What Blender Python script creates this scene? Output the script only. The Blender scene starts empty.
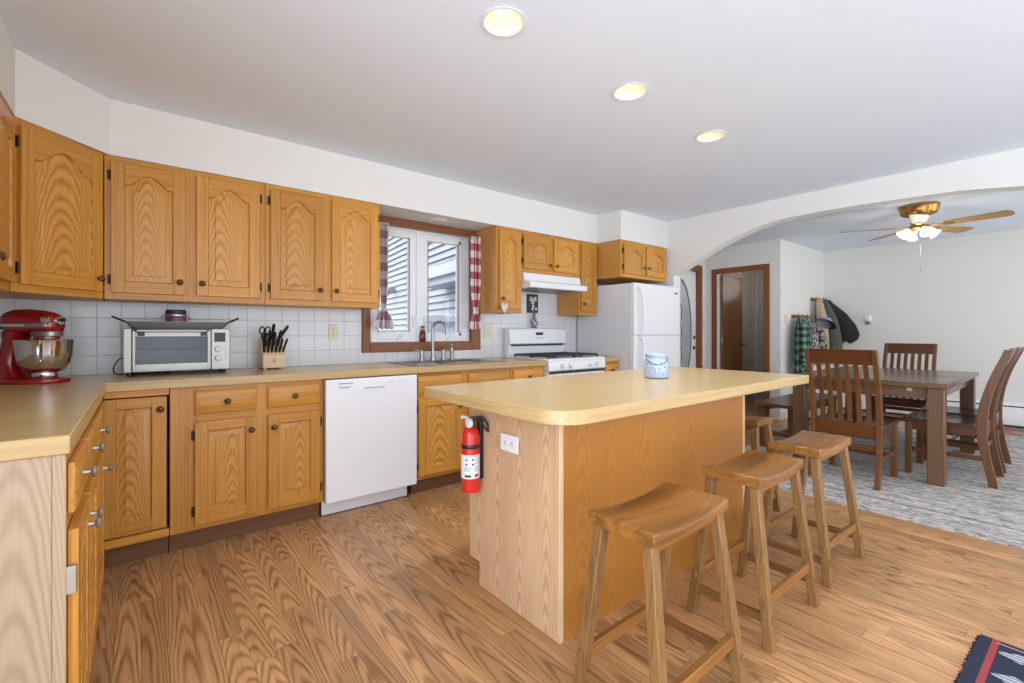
import bpy, bmesh, math, random
from mathutils import Vector, Matrix
random.seed(7)
PI = math.pi
S = bpy.context.scene
C = S.collection

# ------------------------------------------------------------------ camera, world, exposure
cam_d = bpy.data.cameras.new('camera')
cam_d.sensor_width = 36.0
cam_d.lens = 460.11 / 1024 * 36
cam_d.shift_y = -(341.5 - 332.227) / 1024
cam_d.clip_start = 0.02
cam = bpy.data.objects.new('camera', cam_d)
cam.location = (0, 0, 1.156)
cam.rotation_euler = (PI / 2, 0, -math.radians(38.879))
C.objects.link(cam)
S.camera = cam
S.view_settings.view_transform = 'Standard'
S.view_settings.look = 'None'
S.view_settings.gamma = 1.0
S.view_settings.use_curve_mapping = False
S.view_settings.exposure = 0.42

world = bpy.data.worlds.new('sky')
S.world = world
world.use_nodes = True
wn = world.node_tree.nodes
wn['Background'].inputs[0].default_value = (0.93, 0.97, 1.04, 1)
wn['Background'].inputs[1].default_value = 2.1


def lamp(name, kind, loc, power, color=(1, 1, 1), rot=(0, 0, 0), **kw):
    l = bpy.data.lights.new(name, kind)
    l.energy = power
    l.color = color
    for k, v in kw.items():
        setattr(l, k, v)
    o = bpy.data.objects.new(name, l)
    o.location = loc
    o.rotation_euler = rot
    C.objects.link(o)
    return o


# unseen area lights added behind the camera to brighten kitchen and dining room
lamp('fill_kitchen', 'AREA', (1.6, -2.2, 1.1), 17, (0.78, 0.97, 1.25), (PI / 2 + 0.6, 0, 0), shape='RECTANGLE', size=4.0, size_y=2.0)
lamp('fill_dining', 'AREA', (6.4, -2.2, 1.1), 10, (1.0, 0.99, 0.97), (PI / 2 + 0.6, 0, 0), shape='RECTANGLE', size=2.8, size_y=2.0)

sun = lamp('sun', 'SUN', (-6, 9, 12), 1.2, (1.0, 0.98, 0.95), (0, 0, 0), angle=math.radians(1.0))
sun.rotation_euler = Vector((0.62, -0.16, -0.92)).to_track_quat('-Z', 'Y').to_euler()
lamp('fill_left', 'AREA', (-1.6, -0.8, 1.2), 66, (0.78, 0.97, 1.25), (PI / 2 + 0.3, 0, -PI / 2), shape='RECTANGLE', size=2.8, size_y=2.0)  # added area light outside the left opening, brightens surfaces facing left


# ------------------------------------------------------------------ helpers
def lin(c):
    r = []
    for v in c[:3]:
        v = v / 255.0
        r.append(v / 12.92 if v <= 0.04045 else ((v + 0.055) / 1.055) ** 2.4)
    return (r[0], r[1], r[2], 1.0)


class NT:
    def __init__(self, name):
        self.m = bpy.data.materials.new(name)
        self.m.use_nodes = True
        self.t = self.m.node_tree
        self.n = self.t.nodes
        self.bsdf = self.n['Principled BSDF']
        self.out = self.n['Material Output']

    def new(self, typ, **kw):
        n = self.n.new(typ)
        for k, v in kw.items():
            setattr(n, k, v)
        return n

    def link(self, a, b):
        self.t.links.new(a, b)

    def put(self, sock, v):
        if isinstance(v, bpy.types.NodeSocket):
            self.link(v, sock)
        else:
            sock.default_value = v

    def math(self, op, a, b=0.0, c=None, clamp=False):
        n = self.new('ShaderNodeMath', operation=op, use_clamp=clamp)
        self.put(n.inputs[0], a)
        self.put(n.inputs[1], b)
        if c is not None:
            self.put(n.inputs[2], c)
        return n.outputs[0]

    def mix(self, f, a, b, blend='MIX'):
        n = self.new('ShaderNodeMix', data_type='RGBA', blend_type=blend)
        self.put(n.inputs[0], f)
        self.put(n.inputs[6], a)
        self.put(n.inputs[7], b)
        return n.outputs[2]

    def coords(self, kind='Object'):
        return self.new('ShaderNodeTexCoord').outputs[kind]

    def sep(self, v):
        n = self.new('ShaderNodeSeparateXYZ')
        self.link(v, n.inputs[0])
        return n.outputs

    def comb(self, x, y, z):
        n = self.new('ShaderNodeCombineXYZ')
        for i, v in enumerate((x, y, z)):
            self.put(n.inputs[i], v)
        return n.outputs[0]

    def vmul(self, v, s):
        n = self.new('ShaderNodeVectorMath', operation='MULTIPLY')
        self.link(v, n.inputs[0])
        self.put(n.inputs[1], s)
        return n.outputs[0]

    def vadd(self, a, b):
        n = self.new('ShaderNodeVectorMath', operation='ADD')
        self.link(a, n.inputs[0])
        self.put(n.inputs[1], b)
        return n.outputs[0]

    def noise(self, v, scale=1.0, detail=2.0, rough=0.5):
        n = self.new('ShaderNodeTexNoise')
        self.link(v, n.inputs['Vector'])
        n.inputs['Scale'].default_value = scale
        n.inputs['Detail'].default_value = detail
        n.inputs['Roughness'].default_value = rough
        return n.outputs['Fac']

    def ramp(self, f, stops):
        n = self.new('ShaderNodeValToRGB')
        self.link(f, n.inputs[0])
        e = n.color_ramp.elements
        while len(e) < len(stops):
            e.new(0.5)
        for el, (p, c) in zip(e, stops):
            el.position = p
            el.color = c
        return n.outputs[0]

    def bump(self, h, strength=0.2, dist=0.002):
        n = self.new('ShaderNodeBump')
        n.inputs['Strength'].default_value = strength
        n.inputs['Distance'].default_value = dist
        self.link(h, n.inputs['Height'])
        self.link(n.outputs[0], self.bsdf.inputs['Normal'])


def plain(name, rgb, rough=0.5, metal=0.0, spec=0.5, vary=0.03, coat=0.0):
    t = NT(name)
    c = lin(rgb)
    if vary:
        nz = t.noise(t.coords(), 6.0, 3.0)
        c2 = tuple(max(0, x * (1 - vary * 2)) for x in c[:3]) + (1,)
        c1 = tuple(min(1, x * (1 + vary)) for x in c[:3]) + (1,)
        t.link(t.mix(nz, c2, c1), t.bsdf.inputs['Base Color'])
    else:
        t.bsdf.inputs['Base Color'].default_value = c
    t.bsdf.inputs['Roughness'].default_value = rough
    t.bsdf.inputs['Metallic'].default_value = metal
    t.bsdf.inputs['Specular IOR Level'].default_value = spec
    t.bsdf.inputs['Coat Weight'].default_value = coat
    return t.m


def wood(name, light, dark, axis='Z', across=6.0, along=0.7, freq=420.0, swirl=16.0, amount=0.4, pore=0.3, rough=0.4, spec=0.4, var=0.2, seed=0.0, sharp=1.5, cath=0.0, gax=0, ncol=1.0, rf=88.0):
    """oak-like grain: growth rings across the board bent by slow noise; cath > 0 gives nested arches up the middle of a panel"""
    t = NT(name)
    rnd = t.new('ShaderNodeObjectInfo').outputs['Random']
    off = t.comb(t.math('MULTIPLY', rnd, 37.1), t.math('MULTIPLY', rnd, 91.7), t.math('MULTIPLY_ADD', rnd, 53.3, seed))
    p = t.vadd(t.coords(), off)
    P = t.sep(p)
    i = 'XYZ'.index(axis)
    o1, o2 = [k for k in range(3) if k != i]
    sc = [across] * 3
    sc[i] = along
    n1 = t.noise(t.vmul(p, tuple(sc)), 1.0, 1.5, 0.45)
    warp = t.math('MULTIPLY', t.math('SUBTRACT', n1, 0.5), swirl)
    if cath:
        G = t.sep(t.coords('Generated'))
        g = t.math('MULTIPLY', G[gax], ncol)
        w1 = t.new('ShaderNodeTexWhiteNoise', noise_dimensions='1D')
        t.link(t.math('ADD', t.math('FLOOR', g), t.math('MULTIPLY', rnd, 99.0)), w1.inputs['W'])
        cr = w1.outputs['Value']
        dx = t.math('ADD', t.math('FRACT', g), t.math('MULTIPLY_ADD', cr, 0.3, -0.65))
        q = t.math('MULTIPLY', t.math('MULTIPLY', dx, dx), t.math('MULTIPLY_ADD', t.math('FRACT', t.math('MULTIPLY', cr, 7.7)), 5.0, 2.5))
        q = t.math('MULTIPLY', q, cath)
        slow = t.math('MULTIPLY', t.math('SUBTRACT', t.noise(t.vmul(p, (7.0, 7.0, 5.0)), 1.0, 2.0), 0.5), 0.16)
        v = t.math('MULTIPLY', t.math('ADD', t.math('ADD', t.math('MULTIPLY_ADD', cr, 3.0, P[i]), q), slow), rf)
        v = t.math('ADD', v, warp)
        ring = t.math('POWER', t.math('MULTIPLY_ADD', t.math('SINE', v), 0.5, 0.5), sharp)
    else:
        s3 = [freq * 0.26] * 3
        s3[i] = 1.3
        lean = [0.0, 0.0, 0.0]
        lean[o1] = 1.0
        cb = t.new('ShaderNodeVectorMath', operation='SCALE')
        cb.inputs[0].default_value = tuple(lean)
        t.link(t.math('MULTIPLY', warp, 0.22), cb.inputs['Scale'])
        nl = t.noise(t.vadd(t.vmul(p, tuple(s3)), cb.outputs[0]), 1.0, 2.5, 0.55)
        ring = t.math('MULTIPLY', t.math('SUBTRACT', nl, 0.4), 3.2, clamp=True)
    big = t.noise(t.vmul(p, tuple(x * 3.0 for x in sc)), 1.0, 2.0)
    ring = t.math('MULTIPLY', ring, t.math('MULTIPLY_ADD', big, 1.4, 0.1, clamp=True))
    sp = [150.0] * 3
    sp[i] = 4.0
    n2 = t.noise(t.vmul(p, tuple(sp)), 1.0, 2.0, 0.6)
    por = t.math('MULTIPLY', t.math('SUBTRACT', n2, 0.42), 2.2, clamp=True)
    n3 = t.noise(t.vmul(p, tuple(x * 0.4 for x in sc)), 1.0, 2.0)
    f = t.math('MULTIPLY', ring, amount)
    f = t.math('ADD', f, t.math('MULTIPLY', por, pore))
    f = t.math('ADD', f, t.math('MULTIPLY_ADD', n3, 0.5, -0.2), clamp=True)
    col = t.mix(f, lin(light), lin(dark))
    hsv = t.new('ShaderNodeHueSaturation')
    t.link(col, hsv.inputs['Color'])
    t.link(t.math('MULTIPLY_ADD', rnd, var, 1.0 - var / 2), hsv.inputs['Value'])
    t.link(hsv.outputs[0], t.bsdf.inputs['Base Color'])
    t.bsdf.inputs['Roughness'].default_value = rough
    t.bsdf.inputs['Specular IOR Level'].default_value = spec
    t.bump(n2, 0.12, 0.001)
    return t.m


def glass_mat(name, tint=(1, 1, 1), refl=1.0, alpha=0.0):
    """thin pane: clear with a Fresnel reflection"""
    t = NT(name)
    tr = t.new('ShaderNodeBsdfTransparent')
    tr.inputs[0].default_value = tuple(tint) + (1,)
    gl = t.new('ShaderNodeBsdfGlossy')
    gl.inputs['Roughness'].default_value = 0.03
    lw = t.new('ShaderNodeFresnel')
    lw.inputs[0].default_value = 1.45
    mx = t.new('ShaderNodeMixShader')
    t.link(t.math('MULTIPLY_ADD', lw.outputs[0], refl, alpha, clamp=True), mx.inputs[0])
    t.link(tr.outputs[0], mx.inputs[1])
    t.link(gl.outputs[0], mx.inputs[2])
    t.link(mx.outputs[0], t.out.inputs[0])
    return t.m


def emit(name, rgb, strength):
    t = NT(name)
    t.bsdf.inputs['Base Color'].default_value = lin(rgb)
    t.bsdf.inputs['Emission Color'].default_value = lin(rgb)
    t.bsdf.inputs['Emission Strength'].default_value = strength
    return t.m


class MB:
    """collects shapes in one bmesh"""

    def __init__(self):
        self.bm = bmesh.new()
        self.uv = None

    def _mi(self, faces, mi):
        for f in faces:
            f.material_index = mi

    def box(self, x0, x1, y0, y1, z0, z1, mi=0, M=None):
        vs = [self.bm.verts.new((x, y, z)) for x in (x0, x1) for y in (y0, y1) for z in (z0, z1)]
        if M is not None:
            for v in vs:
                v.co = M @ v.co
        idx = [(0, 1, 3, 2), (4, 6, 7, 5), (0, 4, 5, 1), (2, 3, 7, 6), (0, 2, 6, 4), (1, 5, 7, 3)]
        fs = [self.bm.faces.new([vs[i] for i in q]) for q in idx]
        self._mi(fs, mi)
        return self

    def hexa(self, a, b, mi=0):
        """a, b: 4 points each (bottom and top quads, same order)"""
        va = [self.bm.verts.new(p) for p in a]
        vb = [self.bm.verts.new(p) for p in b]
        fs = [self.bm.faces.new(va[::-1]), self.bm.faces.new(vb)]
        for i in range(4):
            j = (i + 1) % 4
            fs.append(self.bm.faces.new((va[i], va[j], vb[j], vb[i])))
        self._mi(fs, mi)
        return self

    def bar(self, p, q, w, h, up=(0, 0, 1), mi=0):
        """rectangular bar from p to q, w across, h along the 'up' side"""
        p, q = Vector(p), Vector(q)
        d = (q - p).normalized()
        u = Vector(up)
        s = d.cross(u).normalized()
        u = s.cross(d).normalized()
        o = [s * w / 2 + u * h / 2, -s * w / 2 + u * h / 2, -s * w / 2 - u * h / 2, s * w / 2 - u * h / 2]
        return self.hexa([p + k for k in o], [q + k for k in o], mi)

    def prism(self, pts, lo, hi, axis='Z', mi=0, cap=None):
        """polygon (2D points) extruded along axis. axis Z: (x,y); Y: (x,z); X: (y,z)"""
        def co(p, h):
            if axis == 'Z':
                return (p[0], p[1], h)
            if axis == 'Y':
                return (p[0], h, p[1])
            return (h, p[0], p[1])
        a = [self.bm.verts.new(co(p, lo)) for p in pts]
        b = [self.bm.verts.new(co(p, hi)) for p in pts]
        fs = [self.bm.faces.new(a[::-1]), self.bm.faces.new(b)]
        if cap is not None:
            self._mi(fs, cap)
        n = len(pts)
        sd = [self.bm.faces.new((a[i], a[(i + 1) % n], b[(i + 1) % n], b[i])) for i in range(n)]
        self._mi(sd, mi)
        if cap is None:
            self._mi(fs, mi)
        return self

    def tube(self, pts, r, seg=8, mi=0, caps=True, closed=False):
        pts = [Vector(p) for p in pts]
        n = len(pts)
        rs = r if isinstance(r, (list, tuple)) else [r] * n
        rings = []
        prev = None
        for i, p in enumerate(pts):
            if closed:
                d = pts[(i + 1) % n] - pts[i - 1]
            else:
                d = pts[min(i + 1, n - 1)] - pts[max(i - 1, 0)]
            d.normalize()
            if prev is None:
                a = Vector((0, 0, 1)) if abs(d.z) < 0.9 else Vector((1, 0, 0))
                s = d.cross(a).normalized()
            else:
                s = (prev - d * prev.dot(d)).normalized()
            prev = s
            u = d.cross(s)
            rings.append([self.bm.verts.new(p + (s * math.cos(2 * PI * k / seg) + u * math.sin(2 * PI * k / seg)) * rs[i]) for k in range(seg)])
        fs = []
        m = n if closed else n - 1
        for i in range(m):
            A, B = rings[i], rings[(i + 1) % n]
            for k in range(seg):
                fs.append(self.bm.faces.new((A[k], A[(k + 1) % seg], B[(k + 1) % seg], B[k])))
        if caps and not closed:
            fs.append(self.bm.faces.new(rings[0][::-1]))
            fs.append(self.bm.faces.new(rings[-1]))
        self._mi(fs, mi)
        return self

    def lathe(self, prof, o=(0, 0, 0), axis='Z', seg=24, mi=0, M=None, close=True):
        """prof: (radius, height) list"""
        o = Vector(o)
        rings = []
        for r, h in prof:
            ring = []
            for k in range(seg):
                a = 2 * PI * k / seg
                x, y = r * math.cos(a), r * math.sin(a)
                v = Vector((x, y, h)) if axis == 'Z' else (Vector((x, -h, y)) if axis == '-Y' else (Vector((h, x, y)) if axis == 'X' else Vector((-h, x, y))))
                if M is not None:
                    v = M @ v
                ring.append(self.bm.verts.new(v + o))
            rings.append(ring)
        fs = []
        for A, B in zip(rings, rings[1:]):
            for k in range(seg):
                fs.append(self.bm.faces.new((A[k], A[(k + 1) % seg], B[(k + 1) % seg], B[k])))
        if close:
            if prof[0][0] > 1e-5:
                fs.append(self.bm.faces.new(rings[0][::-1]))
            if prof[-1][0] > 1e-5:
                fs.append(self.bm.faces.new(rings[-1]))
        self._mi(fs, mi)
        return self

    def loft(self, rings, mi=0, caps=True, closed=True):
        R = [[self.bm.verts.new(p) for p in ring] for ring in rings]
        fs = []
        n = len(R[0])
        m = n if closed else n - 1
        for A, B in zip(R, R[1:]):
            for k in range(m):
                fs.append(self.bm.faces.new((A[k], A[(k + 1) % n], B[(k + 1) % n], B[k])))
        if caps and closed:
            fs.append(self.bm.faces.new(R[0][::-1]))
            fs.append(self.bm.faces.new(R[-1]))
        self._mi(fs, mi)
        return self

    def grid(self, fn, nu, nv, mi=0, uvs=(1, 1)):
        """open surface with UV, fn(u,v)->point"""
        if self.uv is None:
            self.uv = self.bm.loops.layers.uv.new('UVMap')
        V = [[self.bm.verts.new(fn(i / nu, j / nv)) for j in range(nv + 1)] for i in range(nu + 1)]
        for i in range(nu):
            for j in range(nv):
                f = self.bm.faces.new((V[i][j], V[i + 1][j], V[i + 1][j + 1], V[i][j + 1]))
                f.material_index = mi
                for l, (a, b) in zip(f.loops, ((i, j), (i + 1, j), (i + 1, j + 1), (i, j + 1))):
                    l[self.uv].uv = (a / nu * uvs[0], b / nv * uvs[1])
        return self

    def plate_holes(self, outer, holes, lo, hi, mi=0):
        """horizontal plate (XY polygon) with holes between z lo and hi"""
        edges = []
        loops = [outer] + holes
        for L in loops:
            vs = [self.bm.verts.new((p[0], p[1], hi)) for p in L]
            for i in range(len(vs)):
                edges.append(self.bm.edges.new((vs[i], vs[(i + 1) % len(vs)])))
        r = bmesh.ops.triangle_fill(self.bm, use_beauty=True, use_dissolve=False, edges=edges, normal=(0, 0, 1))
        top = [g for g in r['geom'] if isinstance(g, bmesh.types.BMFace)]
        ret = bmesh.ops.extrude_face_region(self.bm, geom=top)
        nv = [g for g in ret['geom'] if isinstance(g, bmesh.types.BMVert)]
        for v in nv:
            v.co.z = lo
        self._mi(self.bm.faces, mi)
        return self


def obj(name, mb, mats, parent=None, bevel=0.0, seg=2, smooth=35, loc=None, rz=None, normals=True, subsurf=0, solid=0.0):
    bm = mb.bm
    if normals:
        bmesh.ops.recalc_face_normals(bm, faces=bm.faces)
    me = bpy.data.meshes.new(name)
    bm.to_mesh(me)
    bm.free()
    for m in (mats if isinstance(mats, (list, tuple)) else [mats]):
        me.materials.append(m)
    if smooth:
        me.polygons.foreach_set('use_smooth', [True] * len(me.polygons))
        me.set_sharp_from_angle(angle=math.radians(smooth))
    o = bpy.data.objects.new(name, me)
    C.objects.link(o)
    if parent is not None:
        o.parent = parent
    if loc is not None:
        o.location = loc
    if rz is not None:
        o.rotation_euler = (0, 0, rz)
    if solid:
        md = o.modifiers.new('solid', 'SOLIDIFY')
        md.thickness = solid
        md.offset = 0
    if bevel:
        md = o.modifiers.new('bevel', 'BEVEL')
        md.width = bevel
        md.segments = seg
        md.limit_method = 'ANGLE'
        md.angle_limit = math.radians(40)
        md.harden_normals = False
    if subsurf:
        md = o.modifiers.new('sub', 'SUBSURF')
        md.levels = subsurf
        md.render_levels = subsurf
    return o


def thing(name, label, cat, loc=(0, 0, 0), rz=0.0, group=None):
    o = bpy.data.objects.new(name, None)
    o.empty_display_size = 0.05
    C.objects.link(o)
    o.location = loc
    o.rotation_euler = (0, 0, rz)
    o['label'] = label
    o['category'] = cat
    if group:
        o['group'] = group
    return o


def tag(o, label, cat, group=None):
    o['label'] = label
    o['category'] = cat
    if group:
        o['group'] = group
    return o


def struct(o):
    o['kind'] = 'structure'
    return o


def copy_tree(o, parent=None):
    c = o.copy()
    C.objects.link(c)
    if parent is not None:
        c.parent = parent
    for ch in list(o.children):
        copy_tree(ch, c)
    return c


def text_mesh(name, s, size, mat, parent, loc, rot, depth=0.0006, align='CENTER', sx=1.0):
    cu = bpy.data.curves.new(name, 'FONT')
    cu.body = s
    cu.size = size
    cu.extrude = depth
    cu.align_x = align
    cu.align_y = 'CENTER'
    tmp = bpy.data.objects.new('tmp', cu)
    C.objects.link(tmp)
    bpy.context.view_layer.update()
    dg = bpy.context.evaluated_depsgraph_get()
    me = bpy.data.meshes.new_from_object(tmp.evaluated_get(dg))
    bpy.data.objects.remove(tmp)
    bpy.data.curves.remove(cu)
    me.name = name
    me.materials.clear()
    me.materials.append(mat)
    o = bpy.data.objects.new(name, me)
    C.objects.link(o)
    o.parent = parent
    o.location = loc
    o.rotation_euler = rot
    o.scale = (sx, 1, 1)
    return o


def soft(pts, k=6):
    """Catmull-Rom curve through the points"""
    P = [Vector(p) for p in pts]
    out = []
    for i in range(len(P) - 1):
        a, b, c, d = P[max(i - 1, 0)], P[i], P[i + 1], P[min(i + 2, len(P) - 1)]
        for j in range(k):
            u = j / k
            out.append(0.5 * ((2 * b) + (c - a) * u + (2 * a - 5 * b + 4 * c - d) * u * u + (3 * b - a - 3 * c + d) * u ** 3))
    out.append(P[-1])
    return out


def circle(cx, cy, r, n=32):
    return [(cx + r * math.cos(2 * PI * k / n), cy + r * math.sin(2 * PI * k / n)) for k in range(n)]


def rrect(x0, x1, y0, y1, r, n=6, rs=None):
    """rounded rectangle, counter-clockwise; rs = radii for (x1y0, x1y1, x0y1, x0y0)"""
    rs = rs or (r, r, r, r)
    out = []
    for (cx, cy, a0, rr) in ((x1 - rs[0], y0 + rs[0], -90, rs[0]), (x1 - rs[1], y1 - rs[1], 0, rs[1]), (x0 + rs[2], y1 - rs[2], 90, rs[2]), (x0 + rs[3], y0 + rs[3], 180, rs[3])):
        for k in range(n + 1):
            a = math.radians(a0 + 90 * k / n)
            out.append((cx + rr * math.cos(a), cy + rr * math.sin(a)))
    return out


# ------------------------------------------------------------------ materials
M = {}
OAKL, OAKD = (208, 147, 62), (136, 79, 18)
M['oak_v'] = wood('oak_vertical_grain', OAKL, OAKD, 'Z', amount=0.42, pore=0.34, rough=0.32)
M['oak_h'] = wood('oak_horizontal_grain', OAKL, OAKD, 'X', amount=0.42, pore=0.34, rough=0.32, seed=3)
M['oak_p'] = wood('oak_panel_grain', (214, 156, 74), (140, 82, 22), 'Z', amount=0.52, pore=0.24, rough=0.32, seed=9, cath=1.0, swirl=12, sharp=1.6)
M['oak_hy'] = wood('oak_lengthwise_grain', OAKL, OAKD, 'Y', amount=0.42, pore=0.34, rough=0.32, seed=3)
M['oak_side'] = wood('oak_side_panel', (208, 152, 78), (146, 90, 34), 'Z', across=4, amount=0.3, swirl=10, pore=0.22, rough=0.4, var=0.08, cath=0.8, gax=1, ncol=2)
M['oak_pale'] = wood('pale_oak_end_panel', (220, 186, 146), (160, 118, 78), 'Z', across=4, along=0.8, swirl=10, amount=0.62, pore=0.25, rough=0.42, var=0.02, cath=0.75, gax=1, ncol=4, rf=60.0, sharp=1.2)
M['oak_pale_trim'] = wood('pale_oak_corner_strip', (220, 186, 146), (166, 124, 84), 'Z', amount=0.4, pore=0.25, rough=0.42, var=0.02)
M['oak_palest'] = wood('bleached_oak_end_panel', (178, 154, 126), (134, 106, 78), 'Z', across=4, along=0.8, swirl=10, amount=0.42, pore=0.2, rough=0.42, var=0.02, cath=0.7, gax=1, ncol=3, rf=60.0, sharp=1.6)
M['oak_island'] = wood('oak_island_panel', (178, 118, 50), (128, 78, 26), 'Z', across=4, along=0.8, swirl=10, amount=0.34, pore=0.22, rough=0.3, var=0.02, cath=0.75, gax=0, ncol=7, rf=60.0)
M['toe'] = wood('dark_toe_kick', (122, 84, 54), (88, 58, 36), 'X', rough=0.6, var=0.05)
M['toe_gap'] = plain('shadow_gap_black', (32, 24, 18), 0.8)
M['laminate'] = wood('oak_print_laminate', (202, 172, 116), (168, 132, 78), 'X', across=10, amount=0.25, pore=0.26, rough=0.24, spec=0.5, var=0.0)
M['laminate_edge'] = wood('oak_print_laminate_edge', (196, 167, 116), (150, 114, 66), 'X', across=8, along=1.0, freq=260, swirl=20, amount=0.5, pore=0.3, rough=0.3, var=0.0, seed=5)
M['laminate_edge_y'] = wood('oak_print_laminate_edge_crosswise', (196, 167, 116), (150, 114, 66), 'Y', across=8, along=1.0, freq=260, swirl=20, amount=0.5, pore=0.3, rough=0.3, var=0.0, seed=5)
M['stool'] = wood('worn_oak_stool', (156, 104, 48), (66, 36, 12), 'X', across=7, along=1.4, freq=110, swirl=14, amount=0.5, pore=0.45, rough=0.3, var=0.12)
M['stool_leg'] = wood('worn_oak_stool_leg', (142, 104, 60), (66, 42, 20), 'Z', across=10, along=1.2, freq=420, swirl=8, amount=0.3, pore=0.6, rough=0.42, var=0.1)
M['stool_y'] = wood('worn_oak_stool_rail', (136, 96, 52), (66, 40, 18), 'Y', across=10, along=1.2, freq=420, swirl=8, amount=0.3, pore=0.5, rough=0.4, var=0.1)
M['table_y'] = wood('walnut_table_crosswise', (124, 90, 66), (78, 52, 36), 'Y', across=6, amount=0.4, pore=0.4, rough=0.3, var=0.02)
M['chair'] = wood('walnut_chair', (112, 72, 38), (48, 27, 13), 'Z', across=10, amount=0.4, pore=0.4, rough=0.3, var=0.25)
M['chair_h'] = wood('walnut_chair_rail', (104, 60, 32), (46, 25, 13), 'X', across=10, amount=0.4, pore=0.4, rough=0.28, var=0.15)
M['seat_dark'] = wood('dark_chair_seat', (84, 58, 42), (50, 33, 24), 'Y', across=10, amount=0.4, pore=0.4, rough=0.22, var=0.1)
M['table'] = wood('walnut_table', (114, 85, 64), (68, 47, 34), 'X', across=6, freq=220, amount=0.4, pore=0.4, rough=0.22, var=0.02)
M['table_leg'] = wood('walnut_table_leg', (112, 80, 53), (62, 41, 26), 'Z', across=10, amount=0.4, pore=0.4, rough=0.35, var=0.05)
M['casing'] = wood('stained_casing', (142, 86, 46), (92, 50, 24), 'Z', across=10, amount=0.4, pore=0.4, rough=0.35, var=0.05)
M['casing_h'] = wood('stained_casing_level', (142, 86, 46), (92, 50, 24), 'X', across=10, amount=0.4, pore=0.4, rough=0.35, var=0.05)
M['casing_y'] = wood('stained_casing_lengthwise', (142, 86, 46), (92, 50, 24), 'Y', across=10, amount=0.4, pore=0.4, rough=0.35, var=0.05)
M['door_brown'] = wood('brown_slab_door', (124, 80, 44), (84, 50, 24), 'Z', across=4, freq=130, swirl=24, amount=0.4, pore=0.3, rough=0.25, var=0.02)
M['blade'] = wood('fan_blade_oak', (176, 136, 84), (124, 88, 46), 'X', across=10, amount=0.4, pore=0.4, rough=0.4, var=0.05)
M['maple'] = wood('pale_knife_block', (222, 194, 156), (198, 165, 124), 'Z', across=10, amount=0.25, pore=0.2, rough=0.45, var=0.0)
M['wall'] = plain('warm_white_paint', (229, 227, 221), 0.75, vary=0.012, spec=0.25)
M['ceil'] = plain('white_ceiling_paint', (229, 239, 250), 0.85, vary=0.01, spec=0.2)
M['white'] = plain('white_enamel', (232, 232, 231), 0.28, vary=0.006)
M['white_side'] = plain('white_textured_steel', (224, 225, 226), 0.45, vary=0.01)
M['vinyl'] = plain('white_vinyl', (236, 236, 235), 0.4, vary=0.006)
M['black'] = plain('black_plastic', (26, 26, 27), 0.4)
M['iron'] = plain('black_cast_iron', (44, 46, 50), 0.5)
M['bronze'] = plain('antique_brass', (112, 84, 52), 0.35, metal=0.8)
M['hinge'] = plain('dark_bronze', (62, 46, 32), 0.45, metal=0.5)
M['brass'] = plain('polished_brass', (172, 134, 72), 0.25, metal=0.9)
M['steel'] = plain('brushed_steel', (152, 149, 143), 0.36, metal=0.85)
M['chrome'] = plain('chrome', (215, 215, 215), 0.08, metal=1.0, vary=0)
M['nickel'] = plain('satin_nickel', (172, 170, 165), 0.36, metal=0.85)
M['silver'] = plain('silver_trim', (196, 194, 190), 0.35, metal=0.25)
M['steel_dark'] = plain('grey_steel', (126, 127, 128), 0.35, metal=0.5)
M['red'] = plain('glossy_red_enamel', (146, 12, 14), 0.16, coat=0.5, vary=0.01)
M['ext_red'] = plain('extinguisher_red', (208, 42, 34), 0.28, vary=0.01)
M['ivory'] = plain('ivory_plastic', (222, 214, 186), 0.4)
M['paper'] = plain('white_label_paper', (226, 228, 232), 0.6)
M['ink'] = plain('dark_print', (60, 62, 70), 0.6)
M['ink_soft'] = plain('blue_grey_print', (150, 160, 185), 0.6)
M['ink_red'] = plain('red_print', (190, 60, 50), 0.6)
M['blue_jar'] = plain('pale_blue_ceramic', (172, 185, 205), 0.25, coat=0.3)
M['blue_dark'] = plain('navy_speckle', (40, 46, 70), 0.4)
M['pan'] = plain('speckled_grey_enamel', (138, 141, 145), 0.45, metal=0.3, vary=0.2)
M['plum'] = plain('plum_wax', (112, 60, 88), 0.3)
M['wine'] = plain('dark_red_glass', (96, 18, 26), 0.15)
M['tan'] = plain('tan_canvas', (190, 164, 138), 0.85)
M['olive'] = plain('olive_wool', (84, 88, 76), 0.9)
M['blackcloth'] = plain('black_cloth', (34, 33, 32), 0.85)
M['greycloth'] = plain('grey_cap_cloth', (150, 154, 162), 0.85)
M['frost'] = emit('lit_frosted_glass', (255, 244, 228), 0.35)
M['bulb'] = emit('lit_bulb', (255, 238, 210), 0.8)
M['canin'] = plain('white_can_interior', (250, 240, 222), 0.5, vary=0.0)
M['glass'] = glass_mat('window_glass', refl=0.7)
M['glass_oven'] = glass_mat('smoked_oven_glass', (0.66, 0.66, 0.66), 0.3, 0.02)
M['glass_clear'] = glass_mat('clear_glass', (0.95, 0.96, 0.96), 1.0, 0.02)
M['siding_dark'] = plain('siding_joint', (104, 108, 118), 0.8)
M['trim_out'] = plain('aluminium_fascia', (166, 174, 188), 0.5)
M['frost_oval'] = plain('etched_glass', (178, 180, 182), 0.2, vary=0.08)
M['stone'] = plain('off_white_plaster', (216, 208, 194), 0.7, vary=0.06)


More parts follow.
